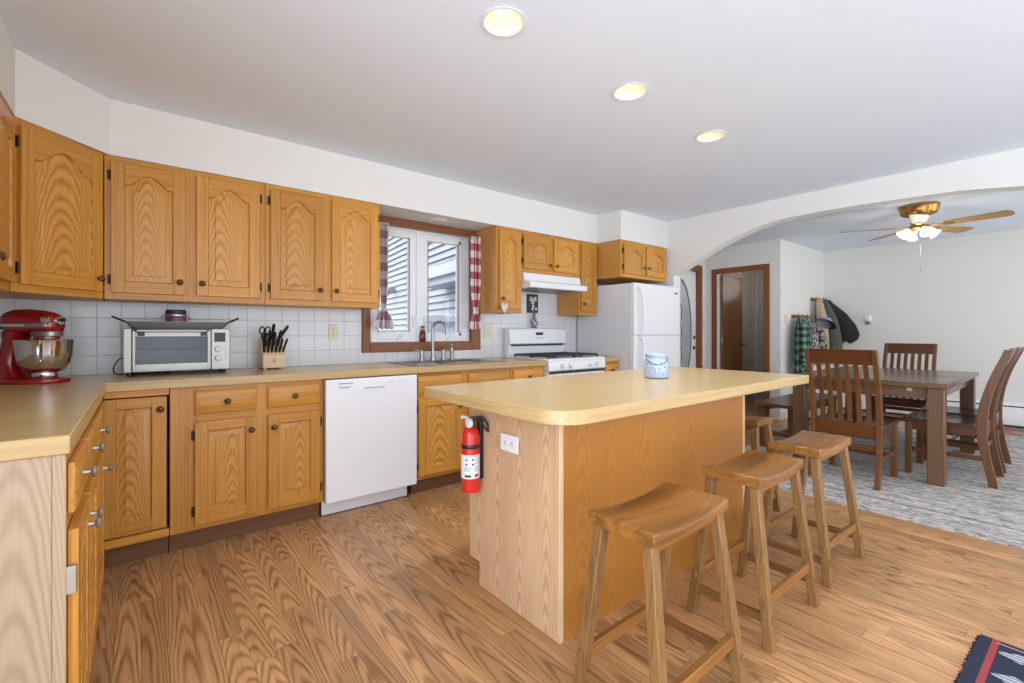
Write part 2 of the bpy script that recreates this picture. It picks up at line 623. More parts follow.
def mat_floor():
    t = NT('oak_strip_laminate_floor')
    P = t.sep(t.coords())
    W, L = 0.076, 0.92
    xs = t.math('DIVIDE', P[0], W)
    ix = t.math('FLOOR', xs)
    fx = t.math('FRACT', xs)
    wn = t.new('ShaderNodeTexWhiteNoise', noise_dimensions='1D')
    t.link(ix, wn.inputs['W'])
    ys = t.math('ADD', t.math('DIVIDE', P[1], L), t.math('MULTIPLY', wn.outputs['Value'], 7.3))
    iy = t.math('FLOOR', ys)
    fy = t.math('FRACT', ys)
    w2 = t.new('ShaderNodeTexWhiteNoise', noise_dimensions='2D')
    t.link(t.comb(ix, iy, 0), w2.inputs['Vector'])
    r = w2.outputs['Value']
    r2 = t.math('FRACT', t.math('MULTIPLY', r, 13.7))
    r3 = t.math('FRACT', t.math('MULTIPLY', r, 41.3))
    v = t.vadd(t.comb(t.math('MULTIPLY', P[0], 13.0), t.math('MULTIPLY', P[1], 2.2), 0.0), t.comb(t.math('MULTIPLY', r, 61.0), t.math('MULTIPLY', r, 17.0), t.math('MULTIPLY', r, 29.0)))
    n1 = t.noise(v, 1.0, 1.6, 0.4)
    dx = t.math('SUBTRACT', fx, t.math('MULTIPLY_ADD', r2, 1.1, -0.05))
    par = t.math('MULTIPLY', t.math('MULTIPLY', dx, dx), 34.0)
    lon = t.math('MULTIPLY', P[1], t.math('MULTIPLY', t.math('POWER', r3, 1.5), 75.0))
    ang = t.math('ADD', t.math('ADD', par, lon), t.math('MULTIPLY', n1, 16.0))
    s = t.math('MULTIPLY_ADD', t.math('SINE', ang), 0.5, 0.5)
    s = t.math('POWER', s, 2.0)
    s = t.math('MULTIPLY', s, t.math('MULTIPLY_ADD', t.noise(v, 2.3, 2.0), 1.3, 0.1, clamp=True))
    n2 = t.noise(t.comb(t.math('MULTIPLY', P[0], 190.0), t.math('MULTIPLY', P[1], 7.0), r), 1.0, 2.0)
    f = t.math('ADD', t.math('MULTIPLY', s, 0.62), t.math('MULTIPLY_ADD', n2, 0.6, -0.14), clamp=True)
    col = t.mix(f, lin((202, 154, 104)), lin((108, 67, 34)))
    hsv = t.new('ShaderNodeHueSaturation')
    t.link(col, hsv.inputs['Color'])
    t.link(t.math('MULTIPLY_ADD', r, 0.34, 0.83), hsv.inputs['Value'])
    # joints between strips
    jx = t.math('LESS_THAN', t.math('ABSOLUTE', t.math('SUBTRACT', fx, 0.5)), 0.485)
    jy = t.math('GREATER_THAN', fy, 0.003)
    j = t.math('MULTIPLY', jx, jy)
    t.link(t.mix(t.math('MULTIPLY_ADD', j, 0.3, 0.7), lin((70, 44, 26)), hsv.outputs[0]), t.bsdf.inputs['Base Color'])
    t.bsdf.inputs['Roughness'].default_value = 0.34
    t.bsdf.inputs['Specular IOR Level'].default_value = 0.45
    t.bump(t.math('MULTIPLY_ADD', s, -0.3, j), 0.1, 0.0015)
    return t.m


def mat_tile(ox, oy, oz):
    """square glazed wall tiles, grout lines from object coordinates"""
    t = NT('white_glazed_tile')
    P = t.sep(t.coords())
    w = 0.1078
    h = t.math('ADD', P[0], P[1])
    fx = t.math('FRACT', t.math('DIVIDE', t.math('SUBTRACT', h, ox), w))
    fz = t.math('FRACT', t.math('DIVIDE', t.math('SUBTRACT', P[2], oz), w))
    dx = t.math('ABSOLUTE', t.math('SUBTRACT', fx, 0.5))
    dz = t.math('ABSOLUTE', t.math('SUBTRACT', fz, 0.5))
    g = t.math('MAXIMUM', dx, dz)
    k = t.math('GREATER_THAN', g, 0.482)
    t.link(t.mix(k, lin((214, 215, 214)), lin((184, 185, 185))), t.bsdf.inputs['Base Color'])
    t.link(t.math('MULTIPLY_ADD', k, 0.4, 0.16), t.bsdf.inputs['Roughness'])
    sm = t.math('SMOOTH_MIN', t.math('SUBTRACT', 0.49, g), 0.03, 0.02)
    t.bump(sm, 0.5, 0.03)
    return t.m


def mat_check(name, cols, nu, nv):
    """gingham from UV: cols = (both, one, none)"""
    t = NT(name)
    P = t.sep(t.coords('UV'))
    a = t.math('GREATER_THAN', t.math('FRACT', t.math('MULTIPLY', P[0], nu)), 0.5)
    b = t.math('GREATER_THAN', t.math('FRACT', t.math('MULTIPLY', P[1], nv)), 0.5)
    f = t.math('MULTIPLY', t.math('ADD', a, b), 0.5)
    n = t.new('ShaderNodeValToRGB')
    n.color_ramp.interpolation = 'CONSTANT'
    e = n.color_ramp.elements
    e.new(0.7)
    for el, p, c in zip(e, (0.0, 0.3, 0.8), cols):
        el.position = p
        el.color = lin(c)
    t.link(f, n.inputs[0])
    t.link(n.outputs[0], t.bsdf.inputs['Base Color'])
    t.bsdf.inputs['Roughness'].default_value = 0.9
    return t.m


def mat_rug():
    t = NT('woven_grey_rug')
    P = t.sep(t.coords())
    row = t.math('FLOOR', t.math('MULTIPLY', P[0], 74.0))
    wr = t.new('ShaderNodeTexWhiteNoise', noise_dimensions='1D')
    t.link(row, wr.inputs['W'])
    rv = wr.outputs['Value']
    band = t.noise(t.comb(t.math('MULTIPLY', P[0], 7.0), 0.0, 0.0), 1.0, 2.0)
    cell = t.math('FLOOR', t.math('MULTIPLY_ADD', P[1], 38.0, t.math('MULTIPLY', rv, 9.0)))
    wd = t.new('ShaderNodeTexWhiteNoise', noise_dimensions='2D')
    t.link(t.comb(row, cell, 0.0), wd.inputs['Vector'])
    dash = t.math('MULTIPLY_ADD', wd.outputs['Value'], 2.0, -1.0)
    long = t.noise(t.comb(t.math('MULTIPLY', row, 3.7), t.math('MULTIPLY', P[1], 9.0), 0.0), 1.0, 2.0)
    f = t.math('ADD', t.math('MULTIPLY', dash, 0.28), t.math('MULTIPLY_ADD', rv, 0.32, -0.08))
    f = t.math('ADD', f, t.math('MULTIPLY_ADD', long, 0.9, -0.45))
    f = t.math('ADD', f, band)
    fuzz = t.noise(t.coords(), 260.0, 2.0)
    f = t.math('ADD', f, t.math('MULTIPLY_ADD', fuzz, 0.5, -0.25), clamp=True)
    t.link(t.ramp(f, [(0.1, lin((214, 208, 198))), (0.45, lin((188, 183, 176))), (0.75, lin((158, 154, 148))), (0.98, lin((120, 118, 115)))]), t.bsdf.inputs['Base Color'])
    t.bsdf.inputs['Roughness'].default_value = 0.95
    t.bsdf.inputs['Specular IOR Level'].default_value = 0.1
    t.bump(t.math('ADD', dash, fuzz), 0.4, 0.004)
    return t.m


def mat_siding():
    t = NT('clapboard_siding')
    P = t.sep(t.coords())
    nz = t.noise(t.vmul(t.coords(), (3, 3, 40)), 1.0, 2.0)
    t.link(t.mix(nz, lin((146, 152, 162)), lin((162, 168, 178))), t.bsdf.inputs['Base Color'])
    t.bsdf.inputs['Roughness'].default_value = 0.6
    return t.m


def mat_planks():
    t = NT('weathered_plank_wall')
    P = t.sep(t.coords())
    q = t.math('DIVIDE', t.math('ADD', P[0], P[1]), 0.075)
    iy = t.math('FLOOR', q)
    fy = t.math('FRACT', q)
    w = t.new('ShaderNodeTexWhiteNoise', noise_dimensions='1D')
    t.link(iy, w.inputs['W'])
    n = t.noise(t.comb(0, t.math('MULTIPLY', q, 4.5), t.math('MULTIPLY_ADD', P[2], 3.0, t.math('MULTIPLY', w.outputs['Value'], 31))), 1.0, 3.0)
    f = t.math('ADD', t.math('MULTIPLY', n, 0.7), t.math('MULTIPLY', w.outputs['Value'], 0.4), clamp=True)
    c = t.mix(f, lin((200, 196, 186)), lin((138, 132, 122)))
    k = t.math('GREATER_THAN', fy, 0.06)
    t.link(t.mix(k, lin((86, 82, 76)), c), t.bsdf.inputs['Base Color'])
    t.bsdf.inputs['Roughness'].default_value = 0.6
    return t.m


def mat_navy():
    """flat-woven navy rug: red border stripe, pale stripe, light motifs (all in rug coordinates)"""
    t = NT('navy_woven_rug')
    P = t.sep(t.coords())
    fuzz = t.noise(t.coords(), 300.0, 2.0)
    base = t.mix(fuzz, lin((24, 28, 48)), lin((38, 42, 66)))
    x, y = P[0], P[1]

    def band(v, c, h):
        return t.math('LESS_THAN', t.math('ABSOLUTE', t.math('SUBTRACT', v, c)), h)
    jag = t.math('MULTIPLY_ADD', t.noise(t.vmul(t.coords(), (40, 40, 1)), 1.0, 1.0), 0.02, -0.01)
    xx = t.math('ADD', x, jag)
    mx = t.math('ABSOLUTE', t.math('SUBTRACT', t.math('FRACT', t.math('DIVIDE', xx, 0.17)), 0.5))
    my = t.math('ABSOLUTE', t.math('SUBTRACT', t.math('FRACT', t.math('DIVIDE', t.math('ADD', y, 0.015), 0.19)), 0.5))
    d = t.math('ADD', t.math('MULTIPLY', mx, 1.6), my)
    motif = t.math('LESS_THAN', d, 0.33)
    row = t.math('GREATER_THAN', t.math('FRACT', t.math('MULTIPLY', x, 55)), 0.3)
    motif = t.math('MULTIPLY', motif, row)
    inner = t.math('LESS_THAN', y, -0.058)
    motif = t.math('MULTIPLY', motif, inner)
    c = t.mix(motif, base, lin((176, 180, 188)))
    red = band(y, -0.043, 0.0095)
    c = t.mix(red, c, lin((152, 58, 60)))
    pale = t.math('MULTIPLY', band(x, -0.022, 0.0045), t.math('LESS_THAN', y, -0.045))
    c = t.mix(pale, c, lin((170, 120, 130)))
    t.link(c, t.bsdf.inputs['Base Color'])
    t.bsdf.inputs['Roughness'].default_value = 0.95
    t.bump(fuzz, 0.5, 0.003)
    return t.m


def mat_patch():
    t = NT('patchwork_mat')
    P = t.coords()
    v = t.new('ShaderNodeTexVoronoi', distance='CHEBYCHEV')
    t.link(t.vmul(P, (9, 5, 1)), v.inputs['Vector'])
    v.inputs['Scale'].default_value = 1.0
    v.inputs['Randomness'].default_value = 0.2
    s = t.sep(v.outputs['Color'])
    t.link(t.ramp(s[0], [(0.1, lin((150, 70, 62))), (0.4, lin((176, 110, 92))), (0.6, lin((204, 178, 132))), (0.9, lin((128, 110, 108)))]), t.bsdf.inputs['Base Color'])
    t.bsdf.inputs['Roughness'].default_value = 0.95
    return t.m


def mat_camo():
    t = NT('camouflage_cloth')
    n = t.noise(t.vmul(t.coords(), (22, 22, 16)), 1.0, 2.0)
    t.link(t.ramp(n, [(0.38, lin((50, 50, 44))), (0.47, lin((112, 108, 96))), (0.54, lin((190, 184, 172))), (0.62, lin((72, 70, 62)))]), t.bsdf.inputs['Base Color'])
    t.bsdf.inputs['Roughness'].default_value = 0.9
    return t.m


def mat_shingle():
    t = NT('grey_shingles')
    n = t.noise(t.vmul(t.coords(), (14, 5, 14)), 1.0, 3.0)
    t.link(t.mix(n, lin((96, 100, 110)), lin((150, 154, 164))), t.bsdf.inputs['Base Color'])
    t.bsdf.inputs['Roughness'].default_value = 0.9
    return t.m


M['floor'] = mat_floor()
M['tile'] = mat_tile(-0.195 + 3.53, 0, 0.914)
M['gingham'] = mat_check('red_gingham', ((238, 232, 228), (196, 120, 118), (150, 38, 40)), 2.5, 6.5)
M['gingham_greyed'] = mat_check('greyed_red_gingham', ((226, 224, 224), (186, 162, 168), (142, 98, 108)), 2.5, 6.5)
M['flannel'] = mat_check('green_black_plaid', ((112, 150, 128), (62, 84, 72), (22, 26, 25)), 9, 9)
M['rug'] = mat_rug()
M['siding'] = mat_siding()
M['planks'] = mat_planks()
M['navy'] = mat_navy()
M['patch'] = mat_patch()
M['camo'] = mat_camo()
M['shingle'] = mat_shingle()

# ------------------------------------------------------------------ key dimensions
XL, YW, YU, YF, CH = -0.755, 3.54, 3.213, 2.938, 2.384
XA0, XA1 = 4.57, 4.705          # arch wall
YL = 0.75                       # left wall cut short here, an opening added to let light in
YS = -2.4                       # rear side left without a wall so that sky light enters
UB, UT = 1.331, 2.089           # wall cabinets bottom and top
CT, CB = 0.914, 0.869           # counter top and underside

# ------------------------------------------------------------------ setting
struct(obj('floor', MB().box(XL - 0.15, 8.3, YS, 3.69, -0.12, 0.0), M['floor'], smooth=0))
cans = [(1.117, 1.438), (1.942, 1.449), (2.775, 1.462)]
mb = MB()
mb.plate_holes([(XL - 0.15, YS), (8.3, YS), (8.3, 3.69), (XL - 0.15, 3.69)], [circle(x, y, 0.078) for x, y in cans], CH, CH + 0.15)
struct(obj('ceiling', mb, M['ceil'], smooth=0))

# back wall with the window and the entry door openings
WX0, WX1, WZ0, WZ1 = 1.395, 2.375, 1.062, 2.035
EX0, EX1, EZ = 5.44, 6.375, 2.06
mb = MB()
Y0, Y1 = YW, YW + 0.15
mb.box(XL - 0.15, WX0, Y0, Y1, 0, CH)
mb.box(WX0, WX1, Y0, Y1, 0, WZ0)
mb.box(WX0, WX1, Y0, Y1, WZ1, CH)
mb.box(WX1, EX0, Y0, Y1, 0, CH)
mb.box(EX0, EX1, Y0, Y1, EZ, CH)
mb.box(EX1, 8.3, Y0, Y1, 0, CH)
struct(obj('wall_back', mb, M['wall'], smooth=0))
struct(obj('wall_left', MB().box(XL - 0.15, XL, YL, YW, 0, CH), M['wall'], smooth=0))

# soffit over the wall cabinets
sof = [(XL, YL), (-0.424, YL), (-0.424, 2.90), (-0.129, YU), (3.745, YU), (3.745, 2.907), (XA0, 2.907), (XA0, YW), (XL, YW)]
struct(obj('wall_soffit', MB().prism(sof, UT + 0.002, CH), M['wall'], smooth=0))

# tiled backsplash: its own thin slab, on back and left walls
mb = MB()
t0 = 0.008
mb.box(XL + t0, 1.338, YW - t0, YW, CT, UB + 0.02)
mb.box(1.338, 2.47, YW - t0, YW, CT, 0.992)
mb.box(2.47, 2.72, YW - t0, YW, CT, UB + 0.02)
mb.box(2.72, 3.48, YW - t0, YW, 0.6, 1.70)
mb.box(3.48, 3.78, YW - t0, YW, CT, UB + 0.02)
mb.box(XL, XL + t0, 1.49, YW, CT, UB + 0.02)
struct(obj('wall_backsplash', mb, M['tile'], smooth=0))

# arch wall
prof = [(2.83, 1.775), (2.73, 1.835), (2.617, 1.894), (2.5, 1.952), (2.398, 2.0), (2.27, 2.055), (2.142, 2.103), (2.0, 2.146), (1.871, 2.176), (1.76, 2.19), (1.647, 2.197), (1.4, 2.2), (1.14, 2.197), (0.88, 2.187), (0.55, 2.172), (0.244, 2.128), (0.0, 2.08), (-0.2, 2.02), (-0.4, 1.94), (-0.6, 1.85), (-0.74, 1.775)]
mb = MB()
poly = [(YW, 0), (YW, CH), (YS, CH), (YS, 0), (-0.74, 0)] + prof[::-1] + [(2.83, 0)]
mb.prism(poly, XA0, XA1, 'X')
struct(obj('wall_arch', mb, M['wall'], smooth=30))

# dining side walls
mb = MB()
XC = 6.56
mb.box(XC, XC + 0.1, 2.5, 2.70, 0, CH)
mb.box(XC, XC + 0.1, 2.70, 3.36, 2.015, CH)
mb.box(XC, XC + 0.1, 3.36, YW, 0, CH)
struct(obj('wall_closet', mb, M['wall'], smooth=0))
struct(obj('wall_coats', MB().box(XC + 0.1, 8.15, 2.5, 2.6, 0, CH), M['wall'], smooth=0))
struct(obj('wall_dining', MB().box(8.15, 8.3, YS, YW, 0, CH), M['wall'], smooth=0))
struct(obj('wall_planks', MB().box(8.12, 8.148, 2.602, YW - 0.03, 0, CH).box(XC + 0.102, 8.148, YW - 0.028, YW - 0.002, 0, CH), M['planks'], smooth=0))
struct(obj('baseboard_coats', MB().box(XC + 0.1, 8.148, 2.485, 2.499, 0, 0.09), M['vinyl'], smooth=0, bevel=0.003))
struct(obj('baseboard_hall', MB().box(XA1 + 0.002, 5.37, YW - 0.014, YW - 0.001, 0, 0.09), M['vinyl'], smooth=0, bevel=0.003))

# closet door casing and door
mb = MB()
mb.box(XC - 0.02, XC - 0.001, 2.63, 2.705, 0, 2.075)
mb.box(XC - 0.02, XC - 0.001, 3.355, 3.43, 0, 2.075)
mb.box(XC - 0.001, XC + 0.1, 2.70, 2.712, 0, 2.005, 2)
mb.box(XC - 0.001, XC + 0.1, 3.348, 3.36, 0, 2.005, 2)
mb.box(XC - 0.022, XC - 0.001, 2.63, 3.43, 2.0, 2.077, 1)
struct(obj('trim_1', mb, [M['casing'], M['casing_y'], M['vinyl']], bevel=0.003, smooth=0))
d = thing('door_2', 'brown slab door standing open inside the closet doorway', 'door', (XC + 0.06, 3.335, 0))
d['kind'] = 'structure'
obj('door_leaf', MB().box(0, 0.62, -0.035, 0, 0.012, 1.99), M['door_brown'], d, bevel=0.002)
mb = MB().lathe([(0.027, 0), (0.027, 0.006), (0.010, 0.012), (0.010, 0.03), (0.024, 0.042), (0.027, 0.055), (0.02, 0.066), (0, 0.07)], (0.56, -0.035, 0.97), '-Y', 16)
obj('door_knob', mb, M['brass'], d)
mb = MB()
for z in (0.25, 1.0, 1.75):
    mb.lathe([(0.007, 0), (0.007, 0.09)], (-0.012, -0.03, z), 'Z', 8)
obj('hinge', mb, M['brass'], d)

# entry door with oval light
d = thing('door_1', 'white entry door with tall oval etched glass', 'door', (EX0, YW, 0))
d['kind'] = 'structure'
w = EX1 - EX0
mb = MB()
ov_x, ov_z, ov_a, ov_b = 0.46, 1.15, 0.31, 0.76
leaf = [(0.025, 0.012), (w - 0.025, 0.012), (w - 0.025, EZ - 0.02), (0.025, EZ - 0.02)]
mb.box(0.025, w - 0.025, 0.03, 0.074, 0.012, EZ - 0.02)
obj('door_leaf', mb, M['vinyl'], d, bevel=0.002)
N = 48
mb = MB()
for a, b, y0, y1 in ():
    pass
ringp = []
for k in range(N):
    t = 2 * PI * k / N
    ca, sa = math.cos(t), math.sin(t)
    ringp.append([(ov_x + (ov_a + r) * ca, yy, ov_z + (ov_b + r) * sa) for r, yy in ((0.035, 0.029), (0.03, 0.008), (0.01, 0.004), (0.0, 0.02))])
cols = [[ringp[k][j] for k in range(N)] for j in range(4)]
mb.loft(cols, caps=False)
obj('oval_moulding', mb, M['vinyl'], d)
mb = MB()
mb.prism([(ov_x + ov_a * math.cos(2 * PI * k / N), ov_z + ov_b * math.sin(2 * PI * k / N)) for k in range(N)], 0.018, 0.029, 'Y')
obj('oval_glass', mb, M['frost_oval'], d)
mb = MB()
pts = [(ov_x + (ov_a - 0.012) * math.cos(2 * PI * k / N), 0.016, ov_z + (ov_b - 0.012) * math.sin(2 * PI * k / N)) for k in range(N)]
mb.tube(pts, 0.008, 6, closed=True)
for sgn in (-1, 1):
    mb.tube([(ov_x + 0.05 * sgn * math.sin(3 * i / 8 * PI), 0.015, ov_z - 0.45 + i * 0.11) for i in range(9)], 0.004, 6)
obj('caming', mb, M['iron'], d)
mb = MB().lathe([(0.03, 0), (0.03, 0.008), (0.012, 0.014), (0.012, 0.035), (0.028, 0.048), (0.03, 0.062), (0.02, 0.072), (0, 0.075)], (w - 0.09, 0.03, 0.93), '-Y', 16)
mb.lathe([(0.028, 0), (0.028, 0.016), (0.012, 0.022), (0, 0.023)], (w - 0.09, 0.03, 1.08), '-Y', 16)
obj('door_knob', mb, M['brass'], d)
mb = MB()
mb.box(EX0 - 0.07, EX0 + 0.02, YW - 0.02, YW - 0.001, 0, EZ + 0.07)
mb.box(EX1 - 0.02, EX1 + 0.07, YW - 0.02, YW - 0.001, 0, EZ + 0.07)
mb.box(EX0 - 0.07, EX1 + 0.07, YW - 0.022, YW - 0.001, EZ - 0.01, EZ + 0.075, 1)
mb.box(EX1 - 0.02, EX1, YW - 0.001, YW + 0.08, 0, EZ)
struct(obj('trim_2', mb, [M['casing'], M['casing_h']], bevel=0.003, smooth=0))

# ------------------------------------------------------------------ window
win = thing('window_1', 'white double casement window in brown wood casing over the sink', 'window', (0, YW, 0))
win['kind'] = 'structure'
mb = MB()
OX0, OX1, OZ0 = 1.342, 2.462, 0.995
mb.box(OX0, WX0 + 0.012, -0.022, -0.0005, OZ0, 2.087)
mb.box(WX1 - 0.012, OX1, -0.022, -0.0005, OZ0, 2.087)
mb.box(WX0 + 0.012, WX1 - 0.012, -0.022, -0.0005, OZ0, WZ0 + 0.012, 1)
mb.box(WX0 + 0.012, WX1 - 0.012, -0.022, -0.0005, WZ1 - 0.012, 2.087, 1)
mb.box(WX0 + 0.001, WX0 + 0.012, -0.0005, 0.04, WZ0, WZ1)
mb.box(WX1 - 0.012, WX1 - 0.001, -0.0005, 0.04, WZ0, WZ1)
mb.box(WX0 + 0.012, WX1 - 0.012, -0.0005, 0.04, WZ0 + 0.001, WZ0 + 0.012, 1)
obj('casing', mb, [M['casing'], M['casing_h']], win, bevel=0.003)


def frame_xz(mb, x0, x1, z0, z1, w, y0, y1, mi=0):
    mb.box(x0, x0 + w, y0, y1, z0, z1, mi)
    mb.box(x1 - w, x1, y0, y1, z0, z1, mi)
    mb.box(x0 + w, x1 - w, y0, y1, z0, z0 + w, mi)
    mb.box(x0 + w, x1 - w, y0, y1, z1 - w, z1, mi)


mb = MB()
frame_xz(mb, WX0 + 0.012, WX1 - 0.012, WZ0 + 0.012, WZ1 - 0.002, 0.024, 0.02, 0.12)
mb.box(1.826, 1.88, 0.02, 0.12, WZ0 + 0.03, WZ1 - 0.02)
obj('window_frame', mb, M['vinyl'], win, bevel=0.003)
for x0, x1 in ((1.43, 1.826), (1.88, 2.34)):
    mb = MB()
    wl = 0.052
    frame_xz(mb, x0, x1, WZ0 + 0.036, WZ1 - 0.026, 0.058, 0.03, 0.085)
    if x0 > 1.8:
        mb.box(x1 - 0.085, x1 - 0.05, 0.03, 0.085, WZ0 + 0.06, WZ1 - 0.05)
    s = obj('sash', mb, M['vinyl'], win, bevel=0.003)
    mb = MB()
    xg = x1 - (0.085 if x0 > 1.8 else 0.058)
    for a in ((x0 + 0.058, x0 + 0.063), (xg - 0.008, xg)):
        mb.box(a[0], a[1], 0.026, 0.06, WZ0 + 0.094, WZ1 - 0.084)
    obj('gasket', mb, M['steel_dark'], s)
    obj('pane', MB().box(x0 + 0.055, x1 - 0.055, 0.058, 0.062, WZ0 + 0.09, WZ1 - 0.08), M['glass'], s)
    mb = MB()
    hx = x1 - 0.025 if x0 < 1.8 else x0 + 0.025
    mb.box(hx - 0.009, hx + 0.009, 0.018, 0.03, 1.2, 1.29)
    mb.tube([(hx, 0.018, 1.215), (hx + 0.01, 0.006, 1.26), (hx + 0.012, 0.006, 1.30)], 0.005, 6)
    obj('lock_lever', mb, M['vinyl'], s)
    mb = MB()
    cx = (x0 + x1) / 2 + 0.05
    mb.box(cx - 0.03, cx + 0.03, 0.004, 0.03, WZ0 + 0.026, WZ0 + 0.044)
    mb.tube([(cx, 0.006, WZ0 + 0.044), (cx - 0.03, 0.0, WZ0 + 0.062), (cx + 0.02, -0.004, WZ0 + 0.075)], 0.004, 6)
    obj('crank', mb, M['vinyl'], s)

# curtain rod and the two tied curtains
mb = MB()
mb.tube([(1.44, YW - 0.023, 1.99), (1.44, YW - 0.10, 1.995), (1.46, YW - 0.125, 1.995), (2.36, YW - 0.125, 1.995), (2.38, YW - 0.10, 1.995), (2.38, YW - 0.023, 1.99)], 0.007, 8)
rod = tag(obj('curtain_rod', mb, M['steel_dark']), 'thin dark curtain rod across the top of the sink window', 'curtain rod')


def curtain(cx, w_top, w_mid, w_tie, w_bot, mat, label, z_top=2.012, z_tie=1.335, z_bot=1.19):
    def fn(u, v):
        z = z_top + (z_bot - z_top) * v
        if z > z_tie:
            k = (z_top - z) / (z_top - z_tie)
            w = w_top + (w_mid - w_top) * math.sin(min(1, k * 1.25) * PI / 2) if k < 0.62 else w_mid + (w_tie - w_mid) * ((k - 0.62) / 0.38) ** 1.6
        else:
            k = (z_tie - z) / (z_tie - z_bot)
            w = w_tie + (w_bot - w_tie) * math.sin(k * PI / 2)
        ph = 2 * PI * 4 * u
        d = 0.016 * math.sin(ph) * (0.35 + w / w_top * 0.5)
        dz = 0.012 * math.sin(ph + 1) * max(0, (v - 0.9) * 10)
        return (cx + (u - 0.5) * w, YW - 0.125 + d, z + dz)
    mb = MB().grid(fn, 48, 44, uvs=(1, 1))
    t = thing('curtain', label, 'curtain', (0, 0, 0), group='tied gingham curtains at the sink window')
    obj('cloth', mb, mat, t, solid=0.003, normals=False, smooth=60)
    mb = MB()
    mb.tube([(cx + (w_tie / 2 + 0.004) * math.cos(a), YW - 0.125 + 0.022 * math.sin(a), z_tie) for a in [2 * PI * k / 16 for k in range(16)]], 0.006, 6, closed=True)
    obj('tie_band', mb, mat, t)
    return t


curtain(1.472, 0.07, 0.06, 0.03, 0.16, M['gingham_greyed'], 'left greyish gingham curtain, tied, beside the long run of cabinets')
curtain(2.335, 0.095, 0.10, 0.035, 0.12, M['gingham'], 'right red and white gingham curtain, tied, beside the narrow cabinet')


# ------------------------------------------------------------------ cabinet parts (local: x width, y=0 face frame front, +y to the wall)
def knob(parent, x, z, y=-0.019, mat=None):
    mb = MB().lathe([(0.0085, 0), (0.0065, 0.006), (0.0065, 0.014), (0.0145, 0.017), (0.0165, 0.021), (0.0135, 0.025), (0.011, 0.024), (0.008, 0.027), (0, 0.0285)], (x, y, z), '-Y', 16)
    return obj('knob', mb, mat or M['bronze'], parent)


def arch_open(x0, x1, z0, z1, H, n=18):
    """opening outline counter-clockwise, top follows a cathedral curve"""
    p = [(x0, z0), (x1, z0)]
    if H <= 0:
        return p + [(x1, z1), (x0, z1)]
    for k in range(n + 1):
        t = 1 - 2 * k / n
        a = abs(t)
        s = 0.0 if a > 0.9 else (0.5 + 0.5 * math.cos(PI * a / 0.9)) ** 0.85
        p.append(((x0 + x1) / 2 + t * (x1 - x0) / 2, z1 - H + H * s))
    return p


def door(parent, x0, x1, z0, z1, arch=0.0, kx=None, kz=None, hinge='L', y=0.0, name='door', stile=0.056, knob_mat=None, hinges=True, label=None):
    """raised-panel cabinet door with knob and hinges"""
    T = 0.021
    st = min(stile, (x1 - x0) * 0.24)
    rail = min(0.06, (z1 - z0) * 0.22)
    yf = y - T
    mb = MB()
    mb.box(x0, x0 + st, yf, y - 0.001, z0, z1, 0)
    mb.box(x1 - st, x1, yf, y - 0.001, z0, z1, 0)
    mb.box(x0 + st, x1 - st, yf, y - 0.001, z0, z0 + rail, 1)
    ox0, ox1, oz0, oz1 = x0 + st, x1 - st, z0 + rail, z1 - rail * 0.85
    op = arch_open(ox0, ox1, oz0, oz1, arch)
    top = op[2:][::-1]      # left to right
    mb.prism([(ox1, z1), (ox0, z1)] + top, yf, y - 0.001, 'Y', 1)
    rings = []
    for d, yy in ((0.0, yf + 0.0005), (0.003, yf + 0.0125), (0.008, yf + 0.013), (0.034 if (x1 - x0) > 0.2 else 0.02, yf + 0.0045), (0.0355 if (x1 - x0) > 0.2 else 0.0215, yf + 0.0012)):
        q = op if d == 0 else arch_open(ox0 + d, ox1 - d, oz0 + d, oz1 - d, arch)
        rings.append([(a, yy, b) for a, b in q])
    R = [[mb.bm.verts.new(c) for c in r] for r in rings]
    n = len(op)
    for A, B in zip(R, R[1:]):
        for i in range(n):
            f = mb.bm.faces.new((A[i], A[(i + 1) % n], B[(i + 1) % n], B[i]))
            f.material_index = 2
    mb.bm.faces.new(R[-1]).material_index = 2
    o = obj(name, mb, [M['oak_v'], M['oak_h'], M['oak_p']], parent, bevel=0.0025, smooth=30)
    if kx is not None:
        knob(o, kx, kz, yf, knob_mat)
    if hinges:
        hx = x0 - 0.009 if hinge == 'L' else x1 + 0.009
        for zz in (z0 + 0.07, z1 - 0.07):
            m2 = MB().box(hx - 0.006, hx + 0.006, y - 0.005, y - 0.0005, zz - 0.026, zz + 0.026)
            m2.lathe([(0.0045, -0.022), (0.0045, 0.022)], ((x0 - 0.003) if hinge == 'L' else (x1 + 0.003), y - 0.009, zz), 'Z', 8)
            obj('hinge', m2, M['hinge'], o)
    return o


def drawer(parent, x0, x1, z0, z1, knob_on=True, y=0.0, name='drawer'):
    T = 0.019
    mb = MB()
    e = 0.012
    a = [(x0, y - 0.001, z0), (x1, y - 0.001, z0), (x1, y - 0.001, z1), (x0, y - 0.001, z1)]
    b = [(x0, y - T + 0.006, z0), (x1, y - T + 0.006, z0), (x1, y - T + 0.006, z1), (x0, y - T + 0.006, z1)]
    c = [(x0 + e, y - T, z0 + e), (x1 - e, y - T, z0 + e), (x1 - e, y - T, z1 - e), (x0 + e, y - T, z1 - e)]
    mb.loft([a, b, c])
    o = obj(name, mb, [M['oak_h']], parent, bevel=0.002)
    if knob_on:
        knob(o, (x0 + x1) / 2, (z0 + z1) / 2, y - T)
    return o


def face_frame(parent, w, z0, z1, stiles, rails, t=0.019):
    """stiles: list of (x0,x1); rails: list of (x0,x1,z0,z1)"""
    mb = MB()
    for a, b in stiles:
        mb.box(a, b, 0, t, z0, z1, 0)
    for a, b, c, d in rails:
        mb.box(a, b, 0.0003, t, c, d, 1)
    return obj('face_frame', mb, [M['oak_v'], M['oak_h']], parent, bevel=0.0012)


